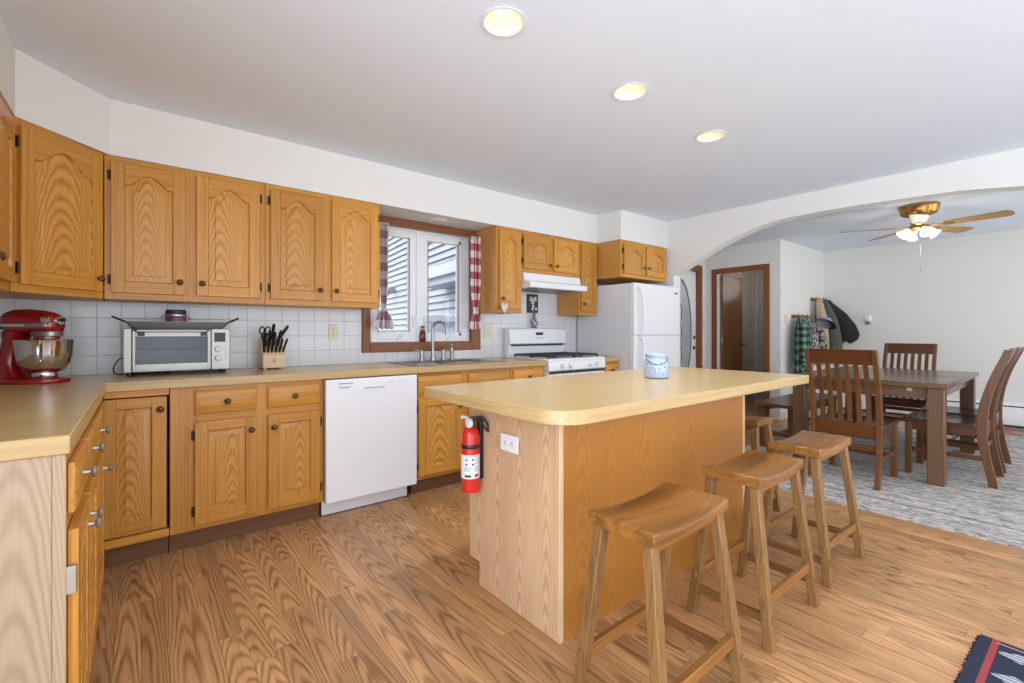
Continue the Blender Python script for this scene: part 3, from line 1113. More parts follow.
def carcass(parent, w, d, z0, z1, mat=None, y0=0.0195, open_bottom=False):
    mb = MB().box(0.0005, w - 0.0005, y0, d, z0, z1)
    return obj('carcass', mb, mat or M['oak_side'], parent, bevel=0.001)


# wall cabinets -----------------------------------------------------
UD = 0.30
GU = 'oak wall cabinets'


def wall_cab(x0, x1, label, doors, z0=UB, z1=UT, yf=YU, mids=(), depth=UD, top=0.035, bot=0.035):
    w = x1 - x0
    t = thing('wall_cabinet', label, 'cabinet', (x0, yf, 0), group=GU)
    carcass(t, w, depth, z0, z1 - 0.001)
    sts = [(0, doors[0]['x0'] - x0 + 0.012)]
    for a, b in zip(doors, doors[1:]):
        sts.append((a['x1'] - x0 - 0.012, b['x0'] - x0 + 0.012))
    sts.append((doors[-1]['x1'] - x0 - 0.012, w))
    rl = []
    for (a, b), (c, dd) in zip(sts, sts[1:]):
        rl += [(b, c, z0, z0 + bot + 0.01), (b, c, z1 - 0.001 - top - 0.01, z1 - 0.001)]
    face_frame(t, w, z0, z1 - 0.001, sts, rl)
    for dd in doors:
        h = dd.get('hinge', 'L')
        a, b = dd['x0'] - x0, dd['x1'] - x0
        kx = (b - 0.026) if h == 'L' else (a + 0.026)
        door(t, a, b, z0 + bot, z1 - top, dd.get('arch', 0.062), kx, z0 + bot + dd.get('kz', 0.07), h)
    return t


wall_cab(-0.150, 0.604, 'oak wall cabinet with two arched doors directly above the toaster oven', [dict(x0=-0.123, x1=0.196, hinge='L'), dict(x0=0.249, x1=0.572, hinge='R')])
wall_cab(0.606, 1.355, 'oak wall cabinet with two arched doors just left of the sink window', [dict(x0=0.633, x1=0.955, hinge='L'), dict(x0=1.009, x1=1.335, hinge='R')])
wall_cab(2.408, 2.702, 'tall narrow oak wall cabinet right of the sink window, heart hanging on its knob', [dict(x0=2.44, x1=2.682, hinge='R', arch=0.045, kz=0.085)])
wall_cab(2.704, 3.462, 'short oak wall cabinet with two arched doors above the range hood', [dict(x0=2.715, x1=3.06, hinge='L', arch=0.04, kz=0.05), dict(x0=3.10, x1=3.435, hinge='R', arch=0.04, kz=0.05)], z0=1.706)
wall_cab(3.464, 3.735, 'tall narrow oak wall cabinet between the range hood and the refrigerator', [dict(x0=3.485, x1=3.715, hinge='R', arch=0.045, kz=0.08)])
wall_cab(3.75, 4.545, 'deep oak wall cabinet with two arched doors above the refrigerator', [dict(x0=3.785, x1=4.14, hinge='L', arch=0.045, kz=0.08), dict(x0=4.165, x1=4.525, hinge='R', arch=0.045, kz=0.08)], z0=1.715, yf=2.912, depth=0.60)

# left wall cabinet (front faces +X)
t = thing('wall_cabinet', 'oak wall cabinet on the left wall, cut by the photo edge', 'cabinet', (-0.437, 2.058, 0), PI / 2, GU)
carcass(t, 0.81, 0.29, UB, UT - 0.001)
face_frame(t, 0.81, UB, UT - 0.001, [(0, 0.035), (0.385, 0.425), (0.775, 0.81)], [(0.035, 0.385, UB, UB + 0.045), (0.425, 0.775, UB, UB + 0.045), (0.035, 0.385, UT - 0.045, UT - 0.001), (0.425, 0.775, UT - 0.045, UT - 0.001)])
door(t, 0.025, 0.395, UB + 0.035, UT - 0.035, 0.05, 0.37, UB + 0.105, 'L')
door(t, 0.415, 0.785, UB + 0.035, UT - 0.035, 0.05, 0.441, UB + 0.105, 'R')

# diagonal corner wall cabinet
A, B = Vector((-0.435, 2.872)), Vector((-0.153, 3.211))
ang = math.atan2(B.y - A.y, B.x - A.x)
Lc = (B - A).length
t = thing('wall_cabinet', 'diagonal corner oak wall cabinet with one arched door, above the red mixer', 'cabinet', (A.x, A.y, 0), ang, GU)


def to_local(p):
    q = Vector((p[0], p[1])) - A
    return (q.x * math.cos(-ang) - q.y * math.sin(-ang), q.x * math.sin(-ang) + q.y * math.cos(-ang))


poly = [(0.001, 0.0195), (Lc - 0.001, 0.0195), to_local((-0.153, 3.52)), to_local((-0.74, 3.52)), to_local((-0.74, 2.872))]
obj('carcass', MB().prism(poly, UB, UT - 0.001), M['oak_side'], t, bevel=0.001)
face_frame(t, Lc, UB, UT - 0.001, [(0, 0.045), (Lc - 0.045, Lc)], [(0.045, Lc - 0.045, UB, UB + 0.045), (0.045, Lc - 0.045, UT - 0.045, UT - 0.001)])
door(t, 0.026, Lc - 0.026, UB + 0.035, UT - 0.038, 0.075, Lc - 0.05, UB + 0.1, 'L')

# base cabinets -----------------------------------------------------
GB = 'oak base cabinets'
FB = 0.112      # bottom of face frame
BD = 0.585


def toe(parent, w, d0=0.07, z1=0.108):
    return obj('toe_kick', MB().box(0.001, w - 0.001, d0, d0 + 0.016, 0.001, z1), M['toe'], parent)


# drawer base beside the dishwasher
x0 = 0.115
t = thing('base_cabinet', 'oak base cabinet with two drawers over two doors, left of the dishwasher', 'cabinet', (x0, YF, 0), group=GB)
w = 0.872 - x0
carcass(t, w, BD, FB, CB - 0.001)
toe(t, w)
D = [(0.22 - x0, 0.51 - x0), (0.564 - x0, 0.851 - x0)]
face_frame(t, w, FB, CB - 0.001, [(0, D[0][0] + 0.01), (D[0][1] - 0.01, D[1][0] + 0.01), (D[1][1] - 0.01, w)], [(D[k][0] + 0.01, D[k][1] - 0.01, a, b) for k in (0, 1) for a, b in ((FB, 0.155), (0.675, 0.735), (0.83, CB - 0.001))])
for k, h in ((0, 'L'), (1, 'R')):
    drawer(t, D[k][0], D[k][1], 0.722, 0.842)
    kx = D[k][1] - 0.03 if h == 'L' else D[k][0] + 0.03
    door(t, D[k][0], D[k][1], 0.142, 0.682, 0, kx, 0.612, h)

# corner base with folding doors
t = thing('base_cabinet', 'corner oak base cabinet with folding door, between left run and drawer cabinet', 'cabinet', (-0.16, YF, 0), group=GB)
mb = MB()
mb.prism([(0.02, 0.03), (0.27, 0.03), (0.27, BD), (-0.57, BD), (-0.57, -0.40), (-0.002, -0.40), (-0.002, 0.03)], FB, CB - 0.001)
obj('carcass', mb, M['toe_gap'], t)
mb = MB()
mb.box(0.021, 0.272, 0, 0.03, 0.836, CB - 0.001, 0)
mb.box(-0.002, 0.02, -0.40, 0.03, 0.836, CB - 0.001, 1)
obj('face_frame', mb, [M['oak_h'], M['oak_hy']], t, bevel=0.0015)
mb = MB()
mb.box(0.021, 0.272, 0, 0.03, FB, 0.152, 0)
mb.box(-0.002, 0.02, -0.40, 0.03, FB, 0.152, 1)
obj('face_frame', mb, [M['oak_h'], M['oak_hy']], t, bevel=0.0015)
mb = MB().prism([(-0.06, -0.4), (-0.05, -0.4), (-0.05, 0.075), (0.271, 0.075), (0.271, 0.09), (-0.06, 0.09)], 0.001, 0.108)
obj('toe_kick', mb, M['toe'], t)
dr = door(t, 0.004, 0.262, 0.158, 0.829, 0, 0.236, 0.765, 'L', y=0.026, hinges=False, stile=0.06)
mb = MB()
d2 = door(t, 0, 0.36, 0.158, 0.829, 0, None, None, 'L', y=0.019, hinges=False)
d2.rotation_euler = (0, 0, PI / 2)
d2.location = (0.02, -0.385, 0)

# left run, fronts face +X
left_units = [(1.512, 1.835, 'nearest oak base cabinet of the left run, pale end panel facing the viewer', 'L'),
              (1.838, 2.16, 'middle oak base cabinet of the left run, second from the pale end panel', 'R'),
              (2.163, 2.53, 'far oak base cabinet of the left run, beside the corner cabinet', 'L')]
for ya, yb, lab, hg in left_units:
    t = thing('base_cabinet', lab, 'cabinet', (-0.138, ya, 0), PI / 2, GB)
    w = yb - ya
    carcass(t, w, 0.575, FB, CB - 0.001)
    toe(t, w)
    face_frame(t, w, FB, CB - 0.001, [(0, 0.03), (w - 0.03, w)], [(0.03, w - 0.03, FB, 0.155), (0.03, w - 0.03, 0.675, 0.735), (0.03, w - 0.03, 0.83, CB - 0.001)])
    dw = drawer(t, 0.012, w - 0.012, 0.722, 0.842)
    kx = w - 0.045 if hg == 'L' else 0.05
    dd = door(t, 0.012, w - 0.012, 0.142, 0.682, 0, kx, 0.605, hg, knob_mat=M['nickel'], hinges=False)
    for k in dw.children:
        k.data.materials[0] = M['nickel']
    if ya < 1.6:
        mb = MB().box(-0.004, 0.0105, -0.017, 0.004, 0.535, 0.6)
        mb.box(-0.0055, -0.004, -0.014, -0.004, 0.55, 0.585)
        obj('hinge', mb, M['nickel'], dd)
        ep = MB().box(-0.006, -0.0005, 0.024, 0.575, 0.0, CB - 0.001, 0)
        ep.box(-0.0065, -0.0005, 0, 0.0235, FB, CB - 0.001, 0)
        obj('end_panel', ep, [M['oak_palest']], t, bevel=0.001)['label'] = 'pale bleached oak end panel'

# sink base and small drawer base right of the dishwasher
x0 = 1.5
t = thing('base_cabinet', 'oak sink base cabinet with false drawers, right of the dishwasher', 'cabinet', (x0, YF, 0), group=GB)
w = 2.338 - x0
obj('carcass', MB().box(0.0005, 0.02, 0.0195, BD, FB, CB - 0.001).box(w - 0.02, w - 0.0005, 0.0195, BD, FB, CB - 0.001).box(0.02, w - 0.02, BD - 0.01, BD, FB, CB - 0.001).box(0.02, w - 0.02, 0.0195, BD - 0.01, FB, FB + 0.018), M['oak_side'], t)
toe(t, w)
D = [(1.515 - x0, 1.881 - x0), (1.936 - x0, 2.302 - x0)]
face_frame(t, w, FB, CB - 0.001, [(0, D[0][0] + 0.01), (D[0][1] - 0.01, D[1][0] + 0.01), (D[1][1] - 0.01, w)], [(D[k][0] + 0.01, D[k][1] - 0.01, a, b) for k in (0, 1) for a, b in ((FB, 0.155), (0.675, 0.735), (0.83, CB - 0.001))])
for k, h in ((0, 'L'), (1, 'R')):
    drawer(t, D[k][0], D[k][1], 0.722, 0.842, knob_on=False)
    door(t, D[k][0], D[k][1], 0.142, 0.682, 0, D[k][1] - 0.03 if h == 'L' else D[k][0] + 0.03, 0.612, h)
x0 = 2.341
t = thing('base_cabinet', 'narrow oak base cabinet with one drawer, just left of the white range', 'cabinet', (x0, YF, 0), group=GB)
w = 2.725 - x0
carcass(t, w, BD, FB, CB - 0.001)
toe(t, w)
face_frame(t, w, FB, CB - 0.001, [(0, 0.045), (w - 0.04, w)], [(0.045, w - 0.04, a, b) for a, b in ((FB, 0.155), (0.675, 0.735), (0.83, CB - 0.001))])
drawer(t, 0.037, w - 0.031, 0.722, 0.842)
door(t, 0.037, w - 0.031, 0.142, 0.682, 0, w - 0.06, 0.612, 'L')
x0 = 3.506
t = thing('base_cabinet', 'tiny oak base cabinet between the range and the refrigerator', 'cabinet', (x0, YF, 0), group=GB)
w = 3.738 - x0
carcass(t, w, BD, FB, CB - 0.001)
toe(t, w)
face_frame(t, w, FB, CB - 0.001, [(0, 0.035), (w - 0.035, w)], [(0.035, w - 0.035, a, b) for a, b in ((FB, 0.155), (0.675, 0.735), (0.83, CB - 0.001))])
drawer(t, 0.025, w - 0.025, 0.722, 0.842)
door(t, 0.025, w - 0.025, 0.142, 0.682, 0, w - 0.05, 0.612, 'L')

# worktops ---------------------------------------------------------
def edge_faces(o):
    for p in o.data.polygons:
        if abs(p.normal.z) < 0.5:
            p.material_index = 2 if abs(p.normal.x) > 0.8 else 1


out = [(XL + 0.009, 1.498), (-0.13, 1.498), (-0.13, 2.908), (2.728, 2.908), (2.728, YW - 0.009), (XL + 0.009, YW - 0.009)]
SX0, SX1, SY0, SY1 = 1.56, 2.30, 2.99, 3.42
t = thing('worktop', 'long L-shaped oak-look laminate worktop along left and back walls', 'countertop', (0, 0, 0), group='laminate worktops')
mb = MB().plate_holes(out, [rrect(SX0, SX1, SY0, SY1, 0.05)], CB, CT)
wt = obj('counter_slab', mb, [M['laminate'], M['laminate_edge'], M['laminate_edge_y']], t, bevel=0.003)
edge_faces(wt)
o = obj('worktop', MB().box(3.499, 3.742, 2.908, YW - 0.009, CB, CT), [M['laminate'], M['laminate_edge'], M['laminate_edge_y']], bevel=0.003)
edge_faces(o)
tag(o, 'short oak-look worktop between the range and the refrigerator', 'countertop', 'laminate worktops')

# sink -------------------------------------------------------------
t = thing('kitchen_sink', 'stainless steel double bowl sink set in the worktop under the window', 'sink', (0, 0, CT))
ra = rrect(1.52, 2.335, 2.965, 3.505, 0.05)
mb = MB()
mb.plate_holes(ra, [rrect(1.585, 1.915, 3.01, 3.375, 0.05), rrect(1.95, 2.28, 3.01, 3.375, 0.05)], 0.0005, 0.006)
obj('rim', mb, M['steel'], t, bevel=0.002)
for xa, xb in ((1.585, 1.915), (1.95, 2.28)):
    mb = MB()
    rings = []
    for dd, z in ((0.0, 0.003), (0.004, -0.02), (0.012, -0.14), (0.04, -0.16)):
        rings.append([(px, py, z) for px, py in rrect(xa + dd, xb - dd, 3.01 + dd, 3.375 - dd, 0.05)])
    R = [[mb.bm.verts.new(c) for c in r] for r in rings]
    n = len(R[0])
    for P0, P1 in zip(R, R[1:]):
        for i in range(n):
            mb.bm.faces.new((P0[i], P1[i], P1[(i + 1) % n], P0[(i + 1) % n]))
    mb.bm.faces.new(R[-1])
    obj('bowl', mb, M['steel'], t, solid=0.0012, normals=False)

# faucet -----------------------------------------------------------
t = thing('faucet', 'tall gooseneck brushed faucet behind the kitchen sink', 'faucet', (1.915, 3.44, CT + 0.0065))
mb = MB()
mb.lathe([(0.028, 0), (0.026, 0.012), (0.017, 0.05), (0.013, 0.09), (0.0125, 0.11)], seg=18)
dx, dy = 0.62, -0.78
pts = [(0, 0, 0.10)] + [(0, 0, 0.10 + 0.02 * k) for k in range(1, 8)]
R0 = 0.062
for k in range(0, 13):
    a = PI - PI * 1.02 * k / 12
    s = R0 + R0 * math.cos(a)
    pts.append((dx * s, dy * s, 0.262 + R0 * math.sin(a)))
pts.append((dx * 2 * R0, dy * 2 * R0, 0.215))
mb.tube(pts, [0.0125] * (len(pts) - 3) + [0.0125, 0.014, 0.015], 12)
obj('spout', mb, M['nickel'], t)
for hx in (-0.105, 0.10):
    mb = MB().lathe([(0.024, 0), (0.022, 0.01), (0.014, 0.035), (0.016, 0.07), (0.012, 0.085), (0, 0.088)], (hx, 0, 0), seg=16)
    mb.tube([(hx, 0, 0.08), (hx + (-0.05 if hx < 0 else 0.04), 0.0, 0.088), (hx + (-0.075 if hx < 0 else 0.06), 0.0, 0.088)], [0.008, 0.006, 0.005], 8)
    obj('lever_handle', mb, M['nickel'], t)
mb = MB().lathe([(0.021, 0), (0.019, 0.012), (0.014, 0.02), (0.015, 0.05), (0.0185, 0.085), (0.018, 0.1), (0.013, 0.108), (0.0165, 0.115), (0.0165, 0.128), (0, 0.133)], (0.185, 0, 0), seg=16)
obj('side_sprayer', mb, M['nickel'], t)

# ------------------------------------------------------------------ dishwasher
x0 = 0.88
t = thing('dishwasher', 'white built-in dishwasher under the worktop', 'dishwasher', (x0, 2.9, 0))
w = 0.612
obj('tub', MB().box(0.006, w - 0.006, 0.045, 0.6, 0.1, 0.862), M['white_side'], t)
mb = MB()
mb.box(0, w, 0, 0.045, 0.102, 0.862)
obj('door', mb, M['white'], t, bevel=0.006, seg=3)
obj('kick_plate', MB().box(0.002, w - 0.03, 0.095, 0.11, 0.004, 0.099), M['white'], t, bevel=0.002)
mb = MB()
hp = []
for k in range(13):
    u = k / 12
    hp.append((0.235 + 0.145 * u, 0.795 - 0.024 * math.sin(PI * u) ** 0.7))
mb.prism([(0.38, 0.797), (0.235, 0.797)] + hp[1:-1], -0.0035, 0.002, 'Y')
obj('pocket_handle', mb, M['white_side'], t)
obj('handle_lip_shade', MB().box(0.238, 0.377, -0.006, 0.0, 0.7955, 0.7995), M['steel_dark'], t, bevel=0.001)  # lip coloured dark grey to paint the shade of the hand pocket
obj('vent', MB().box(0.075, 0.165, -0.0015, 0.001, 0.832, 0.837), M['steel_dark'], t)
text_mesh('logo', 'Whirlpool', 0.017, M['ink'], t, (0.112, -0.001, 0.811), (PI / 2, 0, 0))
mb = MB()
for k in range(6):
    mb.box(0.40 + 0.026 * k + (0.02 if k > 1 else 0), 0.412 + 0.026 * k + (0.02 if k > 1 else 0), -0.0012, 0.001, 0.823, 0.826)
obj('control_marks', mb, M['ink_soft'], t)
obj('panel_seam', MB().box(0.002, w - 0.002, -0.0008, 0.002, 0.786, 0.7875), M['white_side'], t)

# ------------------------------------------------------------------ range
x0 = 2.738
w = 0.752
t = thing('gas_range', 'white gas range with black grates beside the refrigerator', 'stove', (x0, 2.9, 0))
mb = MB()
mb.box(0.001, w - 0.001, 0.05, 0.618, 0.03, 0.9)
obj('body', mb, M['white_side'], t, bevel=0.002)
mb = MB()
mb.prism([(0.0, 0.9), (0.0, 0.914), (0.01, 0.922), (0.56, 0.922), (0.565, 0.93), (0.618, 0.93), (0.618, 0.9)], 0, w, 'X')
obj('cooktop', mb, M['white'], t, bevel=0.003)
mb = MB()
mb.prism([(0.0, 0.815), (-0.012, 0.82), (-0.004, 0.899), (0.05, 0.899), (0.05, 0.815)], 0.002, w - 0.002, 'X')
cp = obj('control_panel', mb, M['white'], t, bevel=0.003)
for kx in (0.165, 0.265, 0.53, 0.62):
    mb = MB().lathe([(0.026, 0), (0.026, 0.008), (0.02, 0.012), (0.018, 0.03), (0, 0.031)], (kx, -0.0065, 0.86), '-Y', 20)
    mb.box(kx - 0.005, kx + 0.005, -0.041, -0.03, 0.842, 0.878)
    obj('burner_knob', mb, M['white'], cp)
mb = MB()
mb.box(0.002, w - 0.002, 0.002, 0.05, 0.19, 0.812, 0)
od = obj('oven_door', mb, M['white'], t, bevel=0.006)
obj('trim_gap', MB().box(0.01, w - 0.01, -0.004, 0.002, 0.79, 0.81), M['black'], od)
obj('oven_window', MB().box(0.16, w - 0.16, 0.0, 0.003, 0.4, 0.66), M['black'], od, bevel=0.001)
mb = MB().tube([(0.06, 0.002, 0.745), (0.06, -0.045, 0.75), (w - 0.06, -0.045, 0.75), (w - 0.06, 0.002, 0.745)], 0.012, 8)
obj('handle', mb, M['white'], od)
obj('storage_drawer', MB().box(0.002, w - 0.002, 0.01, 0.05, 0.035, 0.18), M['white'], t, bevel=0.005)
mb = MB()
mb.prism([(0.56, 0.931), (0.545, 1.02), (0.545, 1.035), (0.525, 1.045), (0.535, 1.185), (0.55, 1.197), (0.618, 1.197), (0.618, 0.931)], 0.0, w, 'X')
bg = obj('backguard', mb, M['white'], t, bevel=0.004)
obj('vent_slot', MB().box(0.03, w - 0.03, 0.527, 0.548, 1.022, 1.036), M['black'], bg)
obj('clock', MB().box(0.335, 0.43, 0.527, 0.536, 1.128, 1.155), M['black'], bg)
mb = MB()
for k in range(3):
    mb.box(0.335 + 0.035 * k, 0.357 + 0.035 * k, 0.526, 0.536, 1.095, 1.102)
obj('button', mb, M['steel'], bg)
for gx in (0.05, 0.39):
    mb = MB()
    ax, bx, ay, by = gx, gx + 0.315, 0.05, 0.51
    z = 0.944
    for (p, q) in (((ax, ay), (bx, ay)), ((bx, ay), (bx, by)), ((bx, by), (ax, by)), ((ax, by), (ax, ay)), (((ax + bx) / 2, ay), ((ax + bx) / 2, by)), ((ax, (ay + by) / 2), (bx, (ay + by) / 2)), ((ax, ay + 0.11), (bx, ay + 0.11)), ((ax, by - 0.11), (bx, by - 0.11))):
        mb.bar((p[0], p[1], z), (q[0], q[1], z), 0.012, 0.016)
    for px in (ax, bx):
        for py in (ay, by, (ay + by) / 2):
            mb.box(px - 0.007, px + 0.007, py - 0.007, py + 0.007, 0.9225, z)
    obj('grate', mb, M['iron'], t, bevel=0.002)
    for py in (0.16, 0.40):
        mb = MB().lathe([(0.045, 0), (0.045, 0.006), (0.03, 0.008), (0.03, 0.012), (0, 0.013)], (gx + 0.157, py, 0.9225), seg=20)
        obj('burner', mb, M['iron'], t)

# ------------------------------------------------------------------ hood
t = thing('range_hood', 'white under-cabinet range hood above the gas range', 'range hood', (2.708, YU, 0))
w = 0.752
mb = MB()
mb.prism([(0.315, 1.702), (-0.02, 1.702), (-0.035, 1.632), (-0.115, 1.612), (-0.118, 1.562), (0.315, 1.562)], 0, w, 'X')
obj('shell', mb, M['white'], t, bevel=0.003)
obj('filter', MB().box(0.1, w - 0.1, -0.07, 0.25, 1.556, 1.5615), M['steel_dark'], t)
obj('switch', MB().box(w - 0.2, w - 0.12, -0.034, -0.026, 1.655, 1.67), M['white_side'], t)

# ------------------------------------------------------------------ refrigerator
t = thing('refrigerator', 'white top-freezer refrigerator beside the arch', 'refrigerator', (3.757, 2.75, 0))
w = 0.795
obj('cabinet', MB().box(0.0, w, 0.0715, 0.755, 0.03, 1.642), M['white_side'], t, bevel=0.002)
fz = obj('freezer_door', MB().box(0, w, 0, 0.068, 1.122, 1.645), M['white'], t, bevel=0.012, seg=3)
rf = obj('refrigerator_door', MB().box(0, w, 0, 0.068, 0.12, 1.108), M['white'], t, bevel=0.012, seg=3)
obj('gasket', MB().box(0.01, w - 0.01, 0.02, 0.0712, 0.13, 1.635), M['white_side'], t)
obj('kick_grille', MB().box(0.01, w - 0.01, 0.04, 0.07, 0.01, 0.11), M['white_side'], t)
mb = MB()
pts = [(0.055, -0.001, 1.60), (0.055, -0.03, 1.575), (0.062, -0.05, 1.5), (0.08, -0.055, 1.35), (0.09, -0.05, 1.22), (0.09, -0.03, 1.145), (0.09, -0.001, 1.135)]
mb.tube(soft(pts), 0.0145, 10)
obj('handle', mb, M['vinyl'], fz)
mb = MB()
pts = [(0.085, -0.001, 1.10), (0.085, -0.035, 1.085), (0.082, -0.052, 1.0), (0.075, -0.055, 0.8), (0.06, -0.05, 0.6), (0.055, -0.03, 0.54), (0.055, -0.001, 0.52)]
mb.tube(soft(pts), 0.014, 10)
obj('handle', mb, M['vinyl'], rf)
obj('badge', MB().box(w - 0.095, w - 0.035, -0.002, 0.001, 1.565, 1.58), M['ink'], fz)
obj('hinge_cover', MB().box(w - 0.12, w - 0.02, 0.01, 0.12, 1.6455, 1.66), M['white'], t, bevel=0.005)

# ------------------------------------------------------------------ island
IX0, IX1, IY0, IY1 = 1.207, 2.69, 1.213, 1.815
t = thing('kitchen_island', 'oak kitchen island base under the laminate island top', 'kitchen island', (0, 0, 0))
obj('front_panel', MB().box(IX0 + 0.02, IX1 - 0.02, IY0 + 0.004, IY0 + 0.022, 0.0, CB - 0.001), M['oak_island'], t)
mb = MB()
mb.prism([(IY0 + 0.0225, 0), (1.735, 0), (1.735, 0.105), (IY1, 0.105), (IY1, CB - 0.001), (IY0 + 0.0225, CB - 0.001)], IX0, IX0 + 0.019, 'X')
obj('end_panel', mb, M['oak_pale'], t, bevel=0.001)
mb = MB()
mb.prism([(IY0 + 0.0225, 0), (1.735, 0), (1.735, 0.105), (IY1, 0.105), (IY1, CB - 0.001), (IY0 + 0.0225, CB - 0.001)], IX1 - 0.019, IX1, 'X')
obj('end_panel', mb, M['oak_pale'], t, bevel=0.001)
mb = MB()
mb.box(IX0 - 0.003, IX0 + 0.0195, IY0, IY0 + 0.022, 0, CB - 0.001)
obj('corner_trim', mb, M['oak_pale_trim'], t, bevel=0.003)
mb = MB().box(IX1 - 0.0195, IX1 + 0.003, IY0, IY0 + 0.022, 0, CB - 0.001)
obj('corner_trim', mb, M['oak_pale_trim'], t, bevel=0.003)
obj('carcass', MB().box(IX0 + 0.0195, IX1 - 0.0195, IY0 + 0.0225, IY1 - 0.02, 0.108, CB - 0.001), M['oak_side'], t)
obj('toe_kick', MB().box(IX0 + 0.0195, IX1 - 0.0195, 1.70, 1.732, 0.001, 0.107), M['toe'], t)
ff = MB()
for k in range(4):
    xx = IX0 + 0.0195 + k * 0.4715
    ff.box(xx, xx + 0.03, IY1 - 0.0195, IY1 - 0.001, 0.108, CB - 0.001, 0)
for a, b in ((0.108, 0.15), (0.675, 0.735), (0.83, CB - 0.001)):
    ff.box(IX0 + 0.0195, IX1 - 0.0195, IY1 - 0.0195, IY1 - 0.0015, a, b, 1)
obj('face_frame', ff, [M['oak_v'], M['oak_h']], t)
for k in range(3):
    xx = IX0 + 0.04 + k * 0.4715
    o = door(t, 0, 0.445, 0.142, 0.682, 0, 0.415, 0.612, 'L', hinges=False)
    o.location = (xx + 0.445, IY1, 0)
    o.rotation_euler = (0, 0, PI)
    o = drawer(t, 0, 0.445, 0.722, 0.842)
    o.location = (xx + 0.445, IY1, 0)
    o.rotation_euler = (0, 0, PI)

mb = MB().prism(rrect(0.972, 2.935, 0.966, 1.84, 0.03, n=8, rs=(0.012, 0.05, 0.025, 0.12)), CB, CT, 'Z', 1, 0)
o = obj('worktop', mb, [M['laminate'], M['laminate_edge'], M['laminate_edge_y']], bevel=0.003)
edge_faces(o)
tag(o, 'large rounded oak-look laminate top lying on the kitchen island', 'countertop', 'laminate worktops')

# outlet on the island end


def outlet(name, label, loc, rz, horizontal=False, mat=None, kind='outlet'):
    t = thing(name, label, 'outlet' if kind == 'outlet' else 'light switch', loc, rz, 'wall plates')
    R = Matrix.Rotation(PI / 2, 4, 'Y') if horizontal else Matrix.Identity(4)
    mb = MB().box(-0.036, 0.036, -0.006, 0, -0.058, 0.058, 0, R)
    obj('plate', mb, mat or M['ivory'], t, bevel=0.003)
    if kind == 'outlet':
        for s in (-1, 1):
            mb = MB().box(-0.017, 0.017, -0.0075, -0.0055, s * 0.021 - 0.014, s * 0.021 + 0.014, 0, R)
            o = obj('socket', mb, mat or M['ivory'], t, bevel=0.002)
            mb = MB()
            mb.box(-0.008, -0.0055, -0.0085, -0.007, s * 0.021 - 0.002, s * 0.021 + 0.007, 0, R)
            mb.box(0.0055, 0.008, -0.0085, -0.007, s * 0.021 - 0.002, s * 0.021 + 0.007, 0, R)
            mb.box(-0.002, 0.002, -0.0085, -0.007, s * 0.021 - 0.009, s * 0.021 - 0.005, 0, R)
            obj('slot', mb, M['black'], o)
    else:
        n = 2 if kind == 'double' else 1
        for k in range(n):
            xx = (k - (n - 1) / 2) * 0.03
            mb = MB().box(xx - 0.005, xx + 0.005, -0.014, -0.005, -0.012, 0.012)
            obj('toggle', mb, mat or M['ivory'], t, bevel=0.002)
    return t


outlet('outlet', 'white sideways outlet on the island end panel', (IX0 - 0.0005, 1.51, 0.69), -PI / 2, True, M['vinyl'])
outlet('outlet', 'ivory outlet on the backsplash between knife block and window', (1.122, YW - 0.0085, 1.155), 0)
o = outlet('outlet', 'ivory wall plate with outlet and switch, right of the sink window', (2.555, YW - 0.0085, 1.153), 0)
o.scale = (1.25, 1, 1)
outlet('outlet', 'white outlet on the tile behind the red mixer, photo left edge', (-0.66, YW - 0.0085, 1.09), 0, mat=M['vinyl'])
outlet('light_switch', 'ivory switch on the narrow wall between the two brown door casings', (6.505, YW - 0.0005, 1.30), 0, kind='single')
outlet('light_switch', 'ivory switch on the wall left of the plaid shirt', (6.72, 2.4995, 1.34), 0, kind='single')

# ------------------------------------------------------------------ fire extinguisher on the island end
t = thing('fire_extinguisher', 'red fire extinguisher mounted on the island end panel', 'fire extinguisher', (IX0 - 0.062, 1.715, 0.447))
cyl = obj('cylinder', MB().lathe([(0.030, 0), (0.039, 0.003), (0.0415, 0.012), (0.0415, 0.245), (0.038, 0.268), (0.028, 0.284), (0.015, 0.292), (0.015, 0.297)], seg=32), M['ext_red'], t)
lab = MB()
fan = [math.radians(a) for a in range(140, 311, 10)]
rings = [[(0.0421 * math.cos(a), 0.0421 * math.sin(a), z) for a in fan] for z in (0.066, 0.17)]
lab.loft(rings, closed=False, caps=False)
lb = obj('paper_label', lab, M['paper'], cyl)


def arcpatch(mb, a0, a1, z0, z1, r=0.0424):
    aa = [math.radians(a0 + (a1 - a0) * k / 6) for k in range(7)]
    mb.loft([[(r * math.cos(a), r * math.sin(a), z) for a in aa] for z in (z0, z1)], closed=False, caps=False)


mb = MB()
for a0, z0 in ((205, 0.125), (205, 0.145), (245, 0.125), (245, 0.145)):
    arcpatch(mb, a0, a0 + 12, z0, z0 + 0.008)
arcpatch(mb, 200, 240, 0.073, 0.083)
obj('print', mb, M['ink'], lb)
mb = MB()
for z in (0.1, 0.107, 0.114):
    arcpatch(mb, 195, 235, z, z + 0.003)
for z in (0.1, 0.108, 0.116, 0.13, 0.138, 0.148):
    arcpatch(mb, 262, 295, z, z + 0.003)
arcpatch(mb, 200, 290, 0.161, 0.164)
obj('print', mb, M['ink_soft'], lb)
mb = MB()
arcpatch(mb, 262, 290, 0.073, 0.086)
obj('print', mb, M['ink_red'], lb)
mb = MB()
mb.lathe([(0.016, 0.29), (0.018, 0.3), (0.018, 0.318), (0.012, 0.325), (0, 0.326)], seg=16)
obj('valve', mb, M['steel_dark'], t)
mb = MB().lathe([(0.022, 0), (0.022, 0.012), (0.019, 0.014), (0, 0.0145)], (-0.010, -0.012, 0.308), 'nX', 20, M=None)
